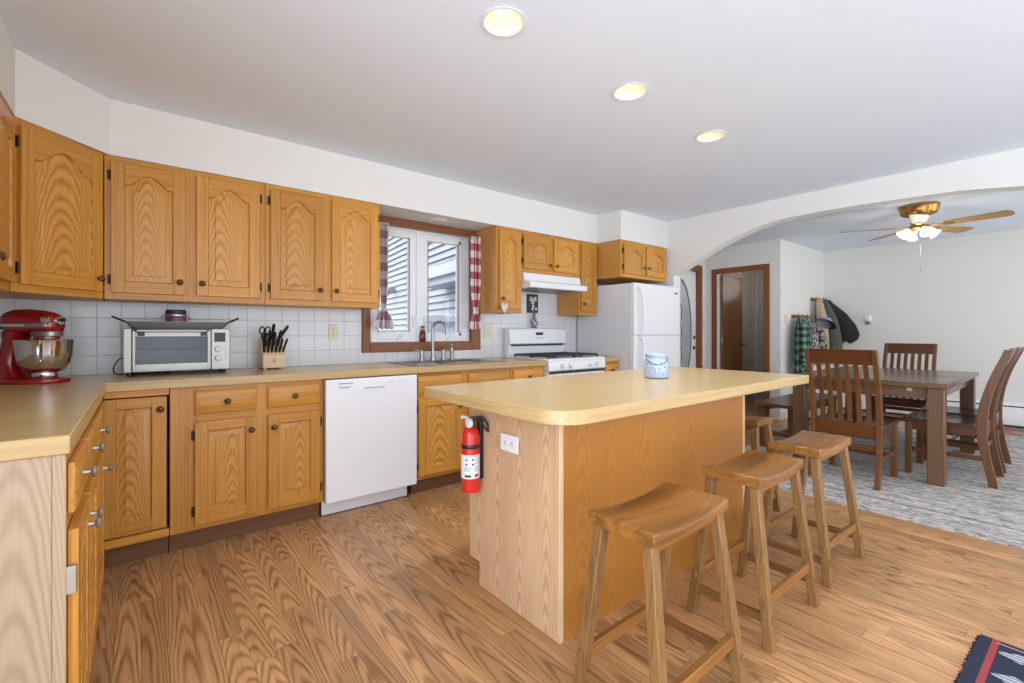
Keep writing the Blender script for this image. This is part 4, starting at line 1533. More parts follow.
obj('pressure_gauge', mb, M['paper'], t)
mb = MB()
mb.tube([(0.0, 0.01, 0.325), (-0.012, 0.035, 0.328), (-0.018, 0.045, 0.325)], [0.006, 0.007, 0.009], 10)
obj('nozzle', mb, M['paper'], t)
mb = MB()
mb.bar((-0.005, 0.0, 0.328), (0.035, -0.04, 0.335), 0.022, 0.006)
mb.bar((0.035, -0.04, 0.335), (0.052, -0.058, 0.30), 0.022, 0.006)
mb.bar((0.052, -0.058, 0.30), (0.054, -0.06, 0.265), 0.02, 0.005)
mb.bar((0.0, 0.0, 0.318), (0.03, -0.035, 0.318), 0.02, 0.005)
mb.bar((0.03, -0.035, 0.318), (0.05, -0.055, 0.27), 0.02, 0.005)
obj('handle', mb, M['black'], t, bevel=0.002)
obj('strap', MB().lathe([(0.0418, 0.196), (0.0432, 0.198), (0.0432, 0.212), (0.0418, 0.214)], seg=32, close=False), M['black'], t)
mb = MB().box(0.042, 0.0605, -0.016, 0.016, 0.05, 0.32)
obj('bracket', mb, M['black'], t, bevel=0.002)

# ------------------------------------------------------------------ blue jar lantern on the island
t = thing('lantern_jar', 'pale blue ceramic jar with wire handle on the island top', 'jar', (2.13, 1.42, CT + 0.0005))
mb = MB().lathe([(0.05, 0), (0.061, 0.004), (0.0635, 0.015), (0.0635, 0.085), (0.06, 0.096), (0.05, 0.102), (0.048, 0.108), (0.052, 0.113), (0.054, 0.124), (0.05, 0.127), (0.046, 0.124), (0.046, 0.108), (0.055, 0.09), (0.056, 0.02), (0, 0.015)], seg=32)
obj('body', mb, M['blue_jar'], t)
mb = MB()
random.seed(3)
for k in range(26):
    a = random.uniform(0, 2 * PI)
    z = random.choice((0.03, 0.055, 0.08)) + random.uniform(-0.006, 0.006)
    Mx = Matrix.Rotation(a, 4, 'Z')
    v = Mx @ Vector((0.0633, 0, z))
    mb.lathe([(0.003, 0), (0.003, 0.0012), (0, 0.0014)], v, 'X', 8, M=None) if False else mb.box(0.0625, 0.0642, -0.0028, 0.0028, z - 0.0028, z + 0.0028, 0, Mx)
obj('piercing', mb, M['blue_dark'], t, bevel=0.001)
mb = MB()
vd = Vector((-0.83, -0.56, 0)).normalized()
sd = Vector((0.56, -0.83, 0)).normalized()
pts = []
for k in range(13):
    a = PI * k / 12
    p = sd * (-0.056 * math.cos(a)) + vd * (0.068 * math.sin(a) ** 0.6) + Vector((0, 0, 0.115 - 0.042 * math.sin(a) + 0.006 * math.cos(a)))
    pts.append(p)
mb.tube(pts, 0.0018, 6)
obj('wire_handle', mb, M['iron'], t)


# ------------------------------------------------------------------ stools
def make_stool():
    t = thing('bar_stool', '', 'stool', (0, 0, 0), group='saddle-seat bar stools around the island')
    w, d, h, th = 0.428, 0.232, 0.612, 0.04
    nx, ny = 20, 8

    def topz(x):
        k = x / (w / 2)
        return h - 0.017 * (1 - abs(k) ** 2.5) ** 1.4 - 0.002 if abs(k) < 1 else h - 0.002
    mb = MB()
    rings = []
    for i in range(nx + 1):
        x = -w / 2 + w * i / nx
        zt = topz(x) + 0.002
        zb = h - th - 0.010 * (1 - (2 * x / w) ** 2)
        y0 = d / 2
        e = 0.006
        ring = [(x, -y0, zb + e), (x, -y0, zt - e)] + [(x, -y0 + e + (2 * y0 - 2 * e) * j / ny, zt) for j in range(ny + 1)] + [(x, y0, zt - e), (x, y0, zb + e), (x, y0 - e, zb), (x, -y0 + e, zb)]
        rings.append(ring)
    mb.loft(rings)
    obj('seat', mb, M['stool'], t, bevel=0.003, smooth=40)
    tops, feet = {}, {}
    for sx in (-1, 1):
        for sy in (-1, 1):
            a = Vector((sx * 0.185, sy * 0.085, h - th - 0.002))
            b = Vector((sx * 0.222, sy * 0.152, 0.0))
            tops[sx, sy], feet[sx, sy] = a, b
            ws, ds = 0.0185, 0.0165
            mb = MB()
            q = [(-1, -1), (1, -1), (1, 1), (-1, 1)]
            mb.hexa([(b.x + i * ws, b.y + j * ds, 0.0) for i, j in q], [(a.x + i * ws, a.y + j * ds, a.z) for i, j in q])
            obj('leg', mb, M['stool_leg'], t, bevel=0.0025)

    def at(sx, sy, z):
        a, b = tops[sx, sy], feet[sx, sy]
        return b + (a - b) * (z / a.z)
    for sy, z in ((-1, 0.165), (1, 0.165)):
        mb = MB().bar(at(-1, sy, z), at(1, sy, z), 0.02, 0.036)
        obj('stretcher', mb, M['stool'], t, bevel=0.002)
    for sx, z in ((-1, 0.105), (1, 0.105)):
        p, q = at(sx, -1, z), at(sx, 1, z)
        mb = MB().bar(p + (p - q).normalized() * 0.021, q + (q - p).normalized() * 0.021, 0.018, 0.03)
        obj('stretcher', mb, M['stool_y'], t, bevel=0.002)
    for sx in (-1, 1):
        for sy in (-1, 1):
            p = at(sx, sy, 0.165)
            mb = MB().box(p.x + (0 if sx < 0 else 0.0), p.x + sx * 0.024 if sx > 0 else p.x, p.y - 0.008, p.y + 0.008, p.z - 0.014, p.z + 0.014) if sx > 0 else MB().box(p.x - 0.024, p.x, p.y - 0.008, p.y + 0.008, p.z - 0.014, p.z + 0.014)
            obj('tenon_end', mb, M['stool_leg'], t, bevel=0.002)
    mb = MB()
    for sy in (-1, 1):
        mb.box(-0.17, 0.17, sy * 0.085 - 0.009, sy * 0.085 + 0.009, h - th - 0.03, h - th - 0.0105)
    obj('apron', mb, M['stool'], t, bevel=0.002)
    return t


stool = make_stool()
spots = [((1.283, 0.84, 0), 0.015, 'nearest wooden saddle stool, in front of the island corner'),
         ((2.0, 0.865, 0), 0.0, 'second wooden saddle stool along the island front, between two others'),
         ((2.655, 0.872, 0), -0.02, 'third wooden saddle stool along the island front, nearest the grey rug'),
         ((3.06, 1.465, 0), PI / 2, 'wooden saddle stool at the far end of the island, half hidden')]
for i, (loc, rz, lab) in enumerate(spots):
    o = stool if i == 0 else copy_tree(stool)
    o.location = loc
    o.rotation_euler = (0, 0, rz)
    o['label'] = lab

# ------------------------------------------------------------------ rugs
RZ = 0.008
mb = MB().prism(rrect(3.66, 7.55, -1.4, 2.14, 0.01, 2), 0.0005, RZ)
tag(obj('area_rug', mb, M['rug']), 'large grey woven rug under the dining table', 'rug')
mb = MB()
mb.prism([(-0.95, -0.62), (0, -0.62), (0.004, -0.3), (0, 0), (-0.3, 0.004), (-0.6, -0.002), (-0.95, 0)], 0.0005, 0.009)
random.seed(5)
for k in range(150):
    x = -0.95 + 0.95 * k / 150
    mb.bar((x, 0, 0.004), (x + random.uniform(-0.004, 0.004), random.uniform(0.004, 0.013), 0.002), 0.003, 0.002)
tag(obj('throw_rug', mb, M['navy'], loc=(2.485, 0.244, 0), rz=-0.03), 'navy woven rug with red stripe and pale motifs, bottom right corner', 'rug')
mb = MB().prism(rrect(7.64, 8.02, -0.6, 0.93, 0.02, 3), 0.0005, 0.008)
tag(obj('patchwork_mat', mb, M['patch']), 'red and tan patchwork mat along the dining wall', 'rug')

# ------------------------------------------------------------------ dining table
TX0, TX1, TY0, TY1, TZ = 4.60, 6.22, 0.62, 1.68, 0.775
t = thing('dining_table', 'dark walnut dining table with thick square legs on the grey rug', 'table', (0, 0, RZ))
tz = TZ - RZ
mb = MB()
mb.box(TX0, TX1, TY0, TY1, tz - 0.038, tz)
obj('tabletop', mb, M['table'], t, bevel=0.004)
mb = MB()
mb.box((TX0 + TX1) / 2 - 0.0015, (TX0 + TX1) / 2 + 0.0015, TY0 + 0.005, TY1 - 0.005, tz - 0.001, tz + 0.0006)
obj('leaf_seam', mb, M['toe_gap'], t)
mb = MB()
e = 0.06
mb.box(TX0 + e, TX0 + e + 0.022, TY0 + 0.115, TY1 - 0.115, tz - 0.125, tz - 0.039, 1)
mb.box(TX1 - e - 0.022, TX1 - e, TY0 + 0.115, TY1 - 0.115, tz - 0.125, tz - 0.039, 1)
mb.box(TX0 + 0.115, TX1 - 0.115, TY0 + e, TY0 + e + 0.022, tz - 0.125, tz - 0.039)
mb.box(TX0 + 0.115, TX1 - 0.115, TY1 - e - 0.022, TY1 - e, tz - 0.125, tz - 0.039)
obj('apron', mb, [M['table'], M['table_y']], t, bevel=0.002)
for sx in (0, 1):
    for sy in (0, 1):
        xa = TX0 + 0.02 if sx == 0 else TX1 - 0.02 - 0.1
        ya = TY0 + 0.02 if sy == 0 else TY1 - 0.02 - 0.1
        mb = MB()
        q = [(0, 0), (0.1, 0), (0.1, 0.1), (0, 0.1)]
        ch = 0.012
        mb.hexa([(xa + a, ya + b, 0.001) for a, b in q], [(xa + a, ya + b, tz - 0.039) for a, b in q])
        obj('leg', mb, M['table_leg'], t, bevel=0.006)
mb = MB().box(TX0 + 0.05, TX0 + 0.059, 0.83, 0.862, tz - 0.075, tz - 0.05)
obj('leaf_latch', mb, M['nickel'], t)['label'] = 'metal leaf latch'


# ------------------------------------------------------------------ dining chairs (local: facing +y, origin on the floor)
def curve_y(z):
    P = [(0.0, -0.265), (0.2, -0.225), (0.38, -0.2), (0.5, -0.2), (0.65, -0.222), (0.8, -0.262), (0.92, -0.305), (1.02, -0.345)]
    for (a, ya), (b, yb) in zip(P, P[1:]):
        if z <= b:
            k = (z - a) / (b - a)
            return ya + (yb - ya) * k
    return P[-1][1]


def make_chair():
    t = thing('dining_chair', '', 'chair', (0, 0, 0), group='mission-style dining chairs at the table')
    W = 0.23
    for sx in (-1, 1):
        mb = MB()
        rings = []
        n = 20
        for k in range(n + 1):
            z = 1.02 * k / n
            y = (curve_y(max(0, z - 0.05)) + 2 * curve_y(z) + curve_y(min(1.02, z + 0.05))) / 4
            x = sx * (W - 0.016)
            d = 0.024 + 0.006 * math.exp(-((z - 0.45) / 0.2) ** 2)
            rings.append([(x - 0.016, y - d, z), (x + 0.016, y - d, z), (x + 0.016, y + d, z), (x - 0.016, y + d, z)])
        mb.loft(rings)
        obj('rear_leg', mb, M['chair'], t, bevel=0.003, smooth=40)
        mb = MB().box(sx * (W - 0.02) - 0.021, sx * (W - 0.02) + 0.021, 0.2, 0.242, 0, 0.425)
        obj('front_leg', mb, M['chair'], t, bevel=0.003)
    # crest rail
    mb = MB()
    rings = []
    for z in (0.905, 0.96, 1.02):
        y = curve_y(z)
        rings.append([(-W + 0.033, y - 0.012, z), (W - 0.033, y - 0.012, z), (W - 0.033, y + 0.012, z), (-W + 0.033, y + 0.012, z)])
    mb.loft(rings)
    obj('crest_rail', mb, M['chair_h'], t, bevel=0.003, smooth=40)
    for k in range(6):
        x = -0.15 + 0.06 * k
        mb = MB()
        rings = []
        for i in range(15):
            z = 0.46 + (0.905 - 0.46) * i / 14
            y = (curve_y(z - 0.05) + 2 * curve_y(z) + curve_y(z + 0.05)) / 4
            rings.append([(x - 0.016, y - 0.006, z), (x + 0.016, y - 0.006, z), (x + 0.016, y + 0.006, z), (x - 0.016, y + 0.006, z)])
        mb.loft(rings)
        obj('back_slat', mb, M['chair'], t, bevel=0.002, smooth=40)
    # seat
    mb = MB()
    rings = []
    for i in range(13):
        y = -0.205 + 0.465 * i / 12
        hw = 0.2 if y < -0.17 else 0.235
        dip = 0.01 * math.sin(PI * i / 12)
        rings.append([(-hw, y, 0.428), (hw, y, 0.428), (hw, y, 0.452)] + [(hw - 2 * hw * j / 8, y, 0.452 - dip * math.sin(PI * j / 8)) for j in range(1, 8)] + [(-hw, y, 0.452)])
    mb.loft(rings)
    obj('seat', mb, M['seat_dark'], t, bevel=0.003, smooth=40)
    obj('rear_rail', MB().box(-W + 0.033, W - 0.033, -0.215, -0.193, 0.35, 0.455), M['chair_h'], t, bevel=0.002)
    mb = MB()
    mb.box(-W + 0.042, W - 0.042, 0.21, 0.23, 0.36, 0.427)
    for sx in (-1, 1):
        mb.bar((sx * (W - 0.018), -0.18, 0.394), (sx * (W - 0.018), 0.2, 0.394), 0.02, 0.066)
    obj('seat_rail', mb, M['chair_h'], t, bevel=0.002)
    mb = MB()
    for sx in (-1, 1):
        mb.bar((sx * (W - 0.018), -0.215, 0.2), (sx * (W - 0.018), 0.2, 0.2), 0.018, 0.035)
    mb.bar((-W + 0.02, 0.05, 0.2), (W - 0.02, 0.05, 0.2), 0.018, 0.034)
    mb.bar((-W + 0.02, -0.215, 0.28), (W - 0.02, -0.215, 0.28), 0.016, 0.04)
    obj('stretcher', mb, M['chair_h'], t, bevel=0.002)
    return t


ch = make_chair()
cspots = [((4.44, 1.152, RZ), -PI / 2, 'slat-back chair at the near end of the table, back toward the island'),
          ((6.50, 1.235, RZ), PI / 2, 'slat-back chair at the far end of the table, before the white wall'),
          ((5.11, 0.675, RZ), 0.0, 'slat-back chair on the right side of the table, nearest the viewer'),
          ((5.70, 0.675, RZ), 0.0, 'slat-back chair on the right side of the table, behind another, nearer the wall')]
for i, (loc, rz, lab) in enumerate(cspots):
    o = ch if i == 0 else copy_tree(ch)
    o.location = loc
    o.rotation_euler = (0, 0, rz)
    o['label'] = lab

# bench on the far side of the table
t = thing('dining_bench', 'dark wooden bench on the left side of the dining table', 'bench', (4.80, 1.70, RZ))
bw, bd = 1.3, 0.385
obj('seat', MB().box(0, bw, 0, bd, 0.415, 0.447), M['chair_h'], t, bevel=0.004)
for sx in (0.06, bw - 0.13):
    for sy in (0.02, bd - 0.09):
        obj('leg', MB().box(sx, sx + 0.07, sy, sy + 0.07, 0.001, 0.414), M['chair'], t, bevel=0.004)
mb = MB()
mb.box(0.13, bw - 0.13, 0.03, 0.05, 0.35, 0.414)
mb.box(0.13, bw - 0.13, bd - 0.05, bd - 0.03, 0.35, 0.414)
obj('apron', mb, M['chair_h'], t, bevel=0.002)
mb = MB()
for sx in (0.085, bw - 0.105):
    mb.box(sx, sx + 0.022, 0.09, bd - 0.09, 0.12, 0.165)
mb.box(0.107, bw - 0.105, bd / 2 - 0.012, bd / 2 + 0.012, 0.125, 0.16)
obj('stretcher', mb, M['chair_h'], t, bevel=0.002)

# baseboard heater
t = thing('baseboard_heater', 'white baseboard heater along the dining room wall', 'heater', (8.149, -1.0, 0))
mb = MB()
mb.prism([(0, 0.04), (-0.05, 0.04), (-0.055, 0.1), (-0.055, 0.26), (-0.04, 0.29), (0, 0.31)], 0, 3.3, 'X')
for v in mb.bm.verts:
    x, y, z = v.co
    v.co = (y, x, z)
obj('cover', mb, M['vinyl'], t, bevel=0.003)
obj('slot', MB().box(-0.0575, -0.05, 0.02, 3.28, 0.262, 0.276), M['black'], t)
obj('slot', MB().box(-0.054, -0.04, 0.02, 3.28, 0.02, 0.045), M['black'], t)

# plug-in detector on dining wall
t = thing('plug_in_detector', 'small white plug-in detector on the dining room wall', 'detector', (8.1495, 1.94, 1.33), -PI / 2)
obj('wall_plate', MB().box(-0.04, 0.04, -0.006, 0, -0.075, 0.06), M['ivory'], t, bevel=0.003)
obj('device', MB().lathe([(0.045, 0), (0.045, 0.025), (0.035, 0.035), (0, 0.037)], (0, -0.006, 0.03), '-Y', 20), M['vinyl'], t)
obj('plug', MB().box(-0.025, 0.025, -0.02, -0.006, -0.06, -0.02), M['steel_dark'], t, bevel=0.003)

# ------------------------------------------------------------------ ceiling fan
FX, FY = 5.88, 1.0
t = thing('ceiling_fan', 'brass ceiling fan with five oak blades and lit lamps over the dining table', 'ceiling fan', (FX, FY, CH))
mb = MB().lathe([(0.155, -0.001), (0.157, -0.02), (0.15, -0.03), (0.147, -0.06), (0.138, -0.082), (0.1, -0.1), (0.06, -0.108), (0.045, -0.155)], seg=40)
obj('motor_housing', mb, M['brass'], t)
mb = MB().lathe([(0.055, -0.155), (0.06, -0.165), (0.06, -0.2), (0.07, -0.205), (0.075, -0.22), (0.06, -0.235), (0.03, -0.25), (0, -0.252)], seg=24)
obj('light_fitter', mb, M['brass'], t)
ba = math.radians(190)
for k in range(5):
    a = ba + 2 * PI * k / 5
    Mx = Matrix.Rotation(a, 4, 'Z') @ Matrix.Translation((0, 0, -0.205)) @ Matrix.Rotation(math.radians(-11), 4, 'X')
    out = [(0.19, -0.05), (0.60, -0.07), (0.635, -0.05), (0.645, 0), (0.635, 0.05), (0.60, 0.07), (0.19, 0.05)]
    mb = MB().prism(out, -0.004, 0.004)
    b = obj('blade', mb, M['blade'], t, bevel=0.002)
    b.matrix_local = Mx
    mb = MB()
    mb.bar((0.06, 0, 0.002), (0.2, 0, -0.006), 0.028, 0.008)
    mb.prism([(0.185, -0.03), (0.25, -0.022), (0.27, 0), (0.25, 0.022), (0.185, 0.03)], -0.0095, -0.0045)
    obj('blade_iron', mb, M['brass'], b, bevel=0.002)
for k in range(4):
    a = math.radians(35 + 90 * k)
    dirv = Vector((math.cos(a) * 0.75, math.sin(a) * 0.75, -0.66)).normalized()
    q = Vector((0, 0, 1)).rotation_difference(dirv).to_matrix().to_4x4()
    o0 = Vector((math.cos(a) * 0.06, math.sin(a) * 0.06, -0.215))
    mb = MB().lathe([(0.02, 0.018), (0.025, 0.03), (0.032, 0.048), (0.039, 0.072), (0.047, 0.092), (0.056, 0.104), (0.054, 0.105), (0.045, 0.092), (0.037, 0.073), (0.03, 0.049), (0.018, 0.028)], o0, seg=24, M=q, close=False)
    sh = obj('lamp_shade', mb, M['frost'], t)
    mb = MB().lathe([(0.012, -0.01), (0.022, 0.0), (0.024, 0.022), (0, 0.024)], o0, seg=14, M=q)
    obj('socket', mb, M['brass'], sh)
    mb = MB().lathe([(0.01, 0.024), (0.02, 0.042), (0.026, 0.062), (0.02, 0.08), (0, 0.088)], o0, seg=14, M=q)
    obj('bulb', mb, M['bulb'], sh)
mb = MB().tube([(0.02, -0.01, -0.25), (0.02, -0.01, -0.62)], 0.0011, 6).lathe([(0.0015, -0.62), (0.0035, -0.625), (0.004, -0.64), (0, -0.645)], (0.02, -0.01, 0), seg=8)
obj('pull_chain', mb, M['steel'], t)
lamp('closet_fill', 'POINT', (7.5, 2.9, 1.9), 3.5, (1.0, 0.96, 0.9), shadow_soft_size=0.25)  # added fill light for the closet interior, no fixture there
lamp('fan_lamps', 'POINT', (FX, FY, CH - 0.42), 5, (1.0, 0.95, 0.88), shadow_soft_size=0.12)

# ------------------------------------------------------------------ recessed ceiling lights
clabs = ['recessed ceiling light nearest the viewer, at the top of the photo', 'middle recessed ceiling light above the island', 'recessed ceiling light farthest away, nearest the arch']
for (x, y), lab in zip(cans, clabs):
    t = thing('recessed_light', lab, 'ceiling light', (x, y, CH), group='recessed ceiling lights')
    obj('trim_ring', MB().lathe([(0.0775, -0.0005), (0.086, -0.0005), (0.0905, -0.003), (0.0905, -0.005), (0.079, -0.006), (0.0745, -0.002), (0.0745, 0.01), (0.0775, 0.01)], seg=40, close=False), M['vinyl'], t)
    obj('can', MB().lathe([(0.0765, 0.005), (0.074, 0.06), (0.066, 0.11), (0.055, 0.135), (0, 0.136)], seg=40, close=False), M['canin'], t)
    obj('bulb', MB().lathe([(0.02, 0.13), (0.03, 0.11), (0.052, 0.08), (0.056, 0.065), (0.045, 0.05), (0.02, 0.043), (0, 0.042)], seg=28), M['bulb'], t)
    lamp('can_lamp', 'SPOT', (x, y, CH + 0.02), 24, (0.93, 0.98, 1.06), (0, 0, 0), spot_size=math.radians(130), spot_blend=0.8, shadow_soft_size=0.06)
t = thing('recessed_light', 'small recessed light in the soffit above the sink window', 'ceiling light', (1.93, 3.375, UT), group='recessed ceiling lights')
obj('trim_ring', MB().lathe([(0.05, 0.001), (0.07, 0.001), (0.072, -0.002), (0.066, -0.006), (0.05, -0.005)], seg=32), M['vinyl'], t)
obj('lens', MB().lathe([(0.049, -0.0055), (0.04, -0.009), (0, -0.011)], seg=32), M['paper'], t)

# ------------------------------------------------------------------ stand mixer
ca = -math.radians(38.9)
t = thing('stand_mixer', 'glossy red stand mixer with steel bowl in the worktop corner', 'mixer', (-0.412, 3.173, CT + 0.0005), ca)
t.scale = (0.93, 0.93, 1.0)
# local x: toward the bowl, length about 0.36
mb = MB()


def ell(cx, rx, ry, z, n=24, sq=2.6):
    out = []
    for k in range(n):
        a = 2 * PI * k / n
        ca_, sa_ = math.cos(a), math.sin(a)
        out.append((cx + rx * math.copysign(abs(ca_) ** (2 / sq), ca_), ry * math.copysign(abs(sa_) ** (2 / sq), sa_), z))
    return out


mb.loft([ell(0.0, 0.165, 0.1, 0.0), ell(0.0, 0.168, 0.103, 0.006), ell(0.0, 0.166, 0.1, 0.018), ell(-0.005, 0.155, 0.085, 0.026)])
mb.loft([ell(-0.095, 0.085, 0.075, 0.022), ell(-0.108, 0.062, 0.062, 0.06), ell(-0.1, 0.048, 0.054, 0.11), ell(-0.088, 0.042, 0.05, 0.16), ell(-0.076, 0.044, 0.05, 0.205), ell(-0.066, 0.06, 0.055, 0.245)])
obj('base', mb, M['red'], t, smooth=50)
mb = MB()
rings = []
for x, zc, hz, hy in ((-0.122, 0.288, 0.012, 0.016), (-0.117, 0.288, 0.038, 0.042), (-0.1, 0.288, 0.054, 0.055), (-0.064, 0.29, 0.061, 0.06), (0.0, 0.291, 0.062, 0.06), (0.06, 0.288, 0.059, 0.058), (0.1, 0.284, 0.056, 0.056), (0.13, 0.28, 0.048, 0.05), (0.142, 0.277, 0.034, 0.036), (0.146, 0.273, 0.01, 0.012)):
    ring = []
    for k in range(28):
        a = 2 * PI * k / 28
        z = math.sin(a)
        y = math.cos(a)
        ring.append((x, hy * math.copysign(abs(y) ** 0.8, y), zc + hz * math.copysign(abs(z) ** 0.85, z)))
    rings.append(ring)
mb.loft(rings)
hd = obj('motor_head', mb, M['red'], t, smooth=60)
mb = MB()
mb.loft([ell(0.085, 0.062, 0.05, 0.222), ell(0.085, 0.062, 0.05, 0.246)])
obj('planetary_hub', mb, M['steel'], hd, bevel=0.003)
mb = MB().lathe([(0.045, 0.205), (0.05, 0.21), (0.05, 0.222)], (0.085, 0, 0), seg=24)
obj('beater_collar', mb, M['red'], hd)
mb = MB()
band = []
for x, hy in ((-0.117, 0.045), (-0.094, 0.0585), (-0.05, 0.0625), (0.0, 0.0635), (0.06, 0.061), (0.11, 0.0575), (0.135, 0.0495)):
    band.append((x, hy))
for sgn in (-1,):
    R = [[mb.bm.verts.new((x, sgn * hy, z)) for z in (0.266, 0.281)] for x, hy in band]
    for a, b in zip(R, R[1:]):
        mb.bm.faces.new((a[0], b[0], b[1], a[1]))
bnd = obj('trim_band', mb, M['silver'], hd, solid=0.0015)
text_mesh('logo', 'KitchenAid', 0.019, M['black'], bnd, (0.082, -0.0622, 0.2735), (PI / 2, 0, math.radians(5)), sx=1.1)
mb = MB().lathe([(0.023, 0), (0.025, 0.008), (0.02, 0.016), (0, 0.017)], (0.140, 0, 0.298), 'X', 20)
mb.lathe([(0.021, 0), (0.021, 0.01), (0.016, 0.013), (0, 0.013)], (0.122, -0.042, 0.300), '-Y', 20)
obj('attachment_cap', mb, M['chrome'], hd)
mb = MB().lathe([(0.006, 0), (0.009, 0.012), (0.009, 0.026), (0, 0.03)], (0.158, -0.01, 0.300), 'X', 12)
obj('attachment_knob', mb, M['black'], hd)
mb = MB().lathe([(0.008, 0), (0.009, 0.01), (0, 0.014)], (-0.095, -0.058, 0.262), '-Y', 12)
obj('speed_lever', mb, M['black'], hd)
mb = MB().lathe([(0.052, 0.027), (0.055, 0.032), (0.05, 0.04), (0.05, 0.048), (0.075, 0.06), (0.1, 0.095), (0.108, 0.14), (0.112, 0.196), (0.115, 0.204), (0.114, 0.206), (0.110, 0.2), (0.106, 0.141), (0.098, 0.097), (0.073, 0.062), (0, 0.056)], (0.07, 0, 0), seg=40)
bw_ = obj('bowl', mb, M['chrome'], t)
mb = MB().tube(soft([(0.135, -0.1, 0.185), (0.165, -0.128, 0.18), (0.172, -0.132, 0.135), (0.155, -0.118, 0.09), (0.128, -0.092, 0.092)]), 0.0085, 10)
obj('bowl_handle', mb, M['chrome'], bw_)
mb = MB().tube(soft([(-0.15, 0.03, 0.12), (-0.19, 0.08, 0.13), (-0.23, 0.12, 0.13), (-0.26, 0.17, 0.12)]), 0.0035, 6)
obj('power_cord', mb, M['black'], t)

# ------------------------------------------------------------------ toaster oven
t = thing('toaster_oven', 'stainless toaster oven on the worktop below the wall cabinets', 'toaster oven', (-0.075, 3.235, CT), math.radians(-1.5))
w, dp = 0.492, 0.24
z0, z1 = 0.022, 0.262
mb = MB()
mb.box(0.002, w - 0.002, 0.012, dp, z1 - 0.006, z1)
mb.box(0.002, w - 0.002, 0.012, dp, z0, z0 + 0.006)
mb.box(0.002, 0.012, 0.012, dp, z0 + 0.006, z1 - 0.006)
mb.box(0.385, w - 0.002, 0.012, dp, z0 + 0.006, z1 - 0.006)
mb.box(0.012, 0.385, dp - 0.01, dp, z0 + 0.006, z1 - 0.006)
obj('housing', mb, M['steel'], t, bevel=0.003)
mb = MB()
mb.box(0.0, 0.036, 0, 0.012, z0, z1)
obj('side_trim', mb, M['steel'], t, bevel=0.003)
obj('cavity_lining', MB().box(0.0125, 0.384, dp - 0.016, dp - 0.0105, z0 + 0.0065, z1 - 0.0065), M['steel_dark'], t)
mb = MB()
frame_xz(mb, 0.038, 0.392, z0 + 0.002, z1 - 0.012, 0.014, -0.006, 0.011)
mb.box(0.05, 0.38, -0.006, 0.011, z0 + 0.006, z0 + 0.045)
mb.box(0.05, 0.38, -0.006, 0.011, z1 - 0.045, z1 - 0.02)
dr = obj('door', mb, M['steel'], t, bevel=0.002)
obj('door_glass', MB().box(0.05, 0.38, -0.002, 0.002, z0 + 0.043, z1 - 0.043), M['glass_oven'], dr)
mb = MB().bar((0.055, -0.03, z1 - 0.012), (0.375, -0.03, z1 - 0.012), 0.016, 0.014)
h = obj('door_handle', mb, M['steel'], dr, bevel=0.004)
mb = MB()
for xx in (0.06, 0.345):
    mb.box(xx, xx + 0.03, -0.026, -0.0055, z1 - 0.04, z1 - 0.016)
obj('handle_bracket', mb, M['black'], dr, bevel=0.002)
mb = MB()
for k in range(16):
    mb.tube([(0.02 + k * 0.0235, 0.03, 0.14), (0.02 + k * 0.0235, dp - 0.02, 0.14)], 0.0018, 5)
for yy in (0.03, dp / 2, dp - 0.02):
    mb.tube([(0.014, yy, 0.142), (0.38, yy, 0.142)], 0.0025, 6)
obj('wire_rack', mb, M['chrome'], t)
obj('crumb_tray', MB().box(0.016, 0.38, 0.02, dp - 0.02, 0.055, 0.06), M['steel'], t)
pn = obj('control_panel', MB().box(0.398, w, -0.004, 0.011, z0, z1), M['steel'], t, bevel=0.003)
obj('display', MB().box(0.412, 0.468, -0.006, -0.003, 0.185, 0.24), M['black'], pn)
for zz in (0.142, 0.088):
    mb = MB().lathe([(0.017, 0), (0.017, 0.004), (0.013, 0.006), (0.012, 0.018), (0, 0.019)], (0.43, -0.004, zz), '-Y', 20)
    obj('dial', mb, M['silver'], pn)
for k, zz in enumerate((0.152, 0.128, 0.112, 0.096, 0.08)):
    mb = MB().lathe([(0.008 if k == 0 else 0.006, 0), (0.008 if k == 0 else 0.006, 0.004), (0, 0.005)], (0.473, -0.004, zz), '-Y', 12)
    obj('button', mb, M['silver'], pn)
obj('brand_plate', MB().box(0.425, 0.462, -0.005, -0.003, 0.052, 0.058), M['paper'], pn)
for xx in (0.025, w - 0.03):
    for yy in (0.02, dp - 0.03):
        obj('foot', MB().lathe([(0.011, 0.0005), (0.012, 0.01), (0.012, z0)], (xx, yy, 0), seg=12), M['black'], t)
mb = MB().tube(soft([(0.0, dp - 0.05, 0.1), (-0.03, dp - 0.06, 0.085), (-0.05, dp - 0.07, 0.04), (-0.04, dp - 0.08, 0.01), (0.0, dp - 0.09, 0.006), (0.1, dp - 0.08, 0.006), (0.2, dp - 0.03, 0.006)]), 0.0032, 6)
obj('power_cord', mb, M['black'], t)

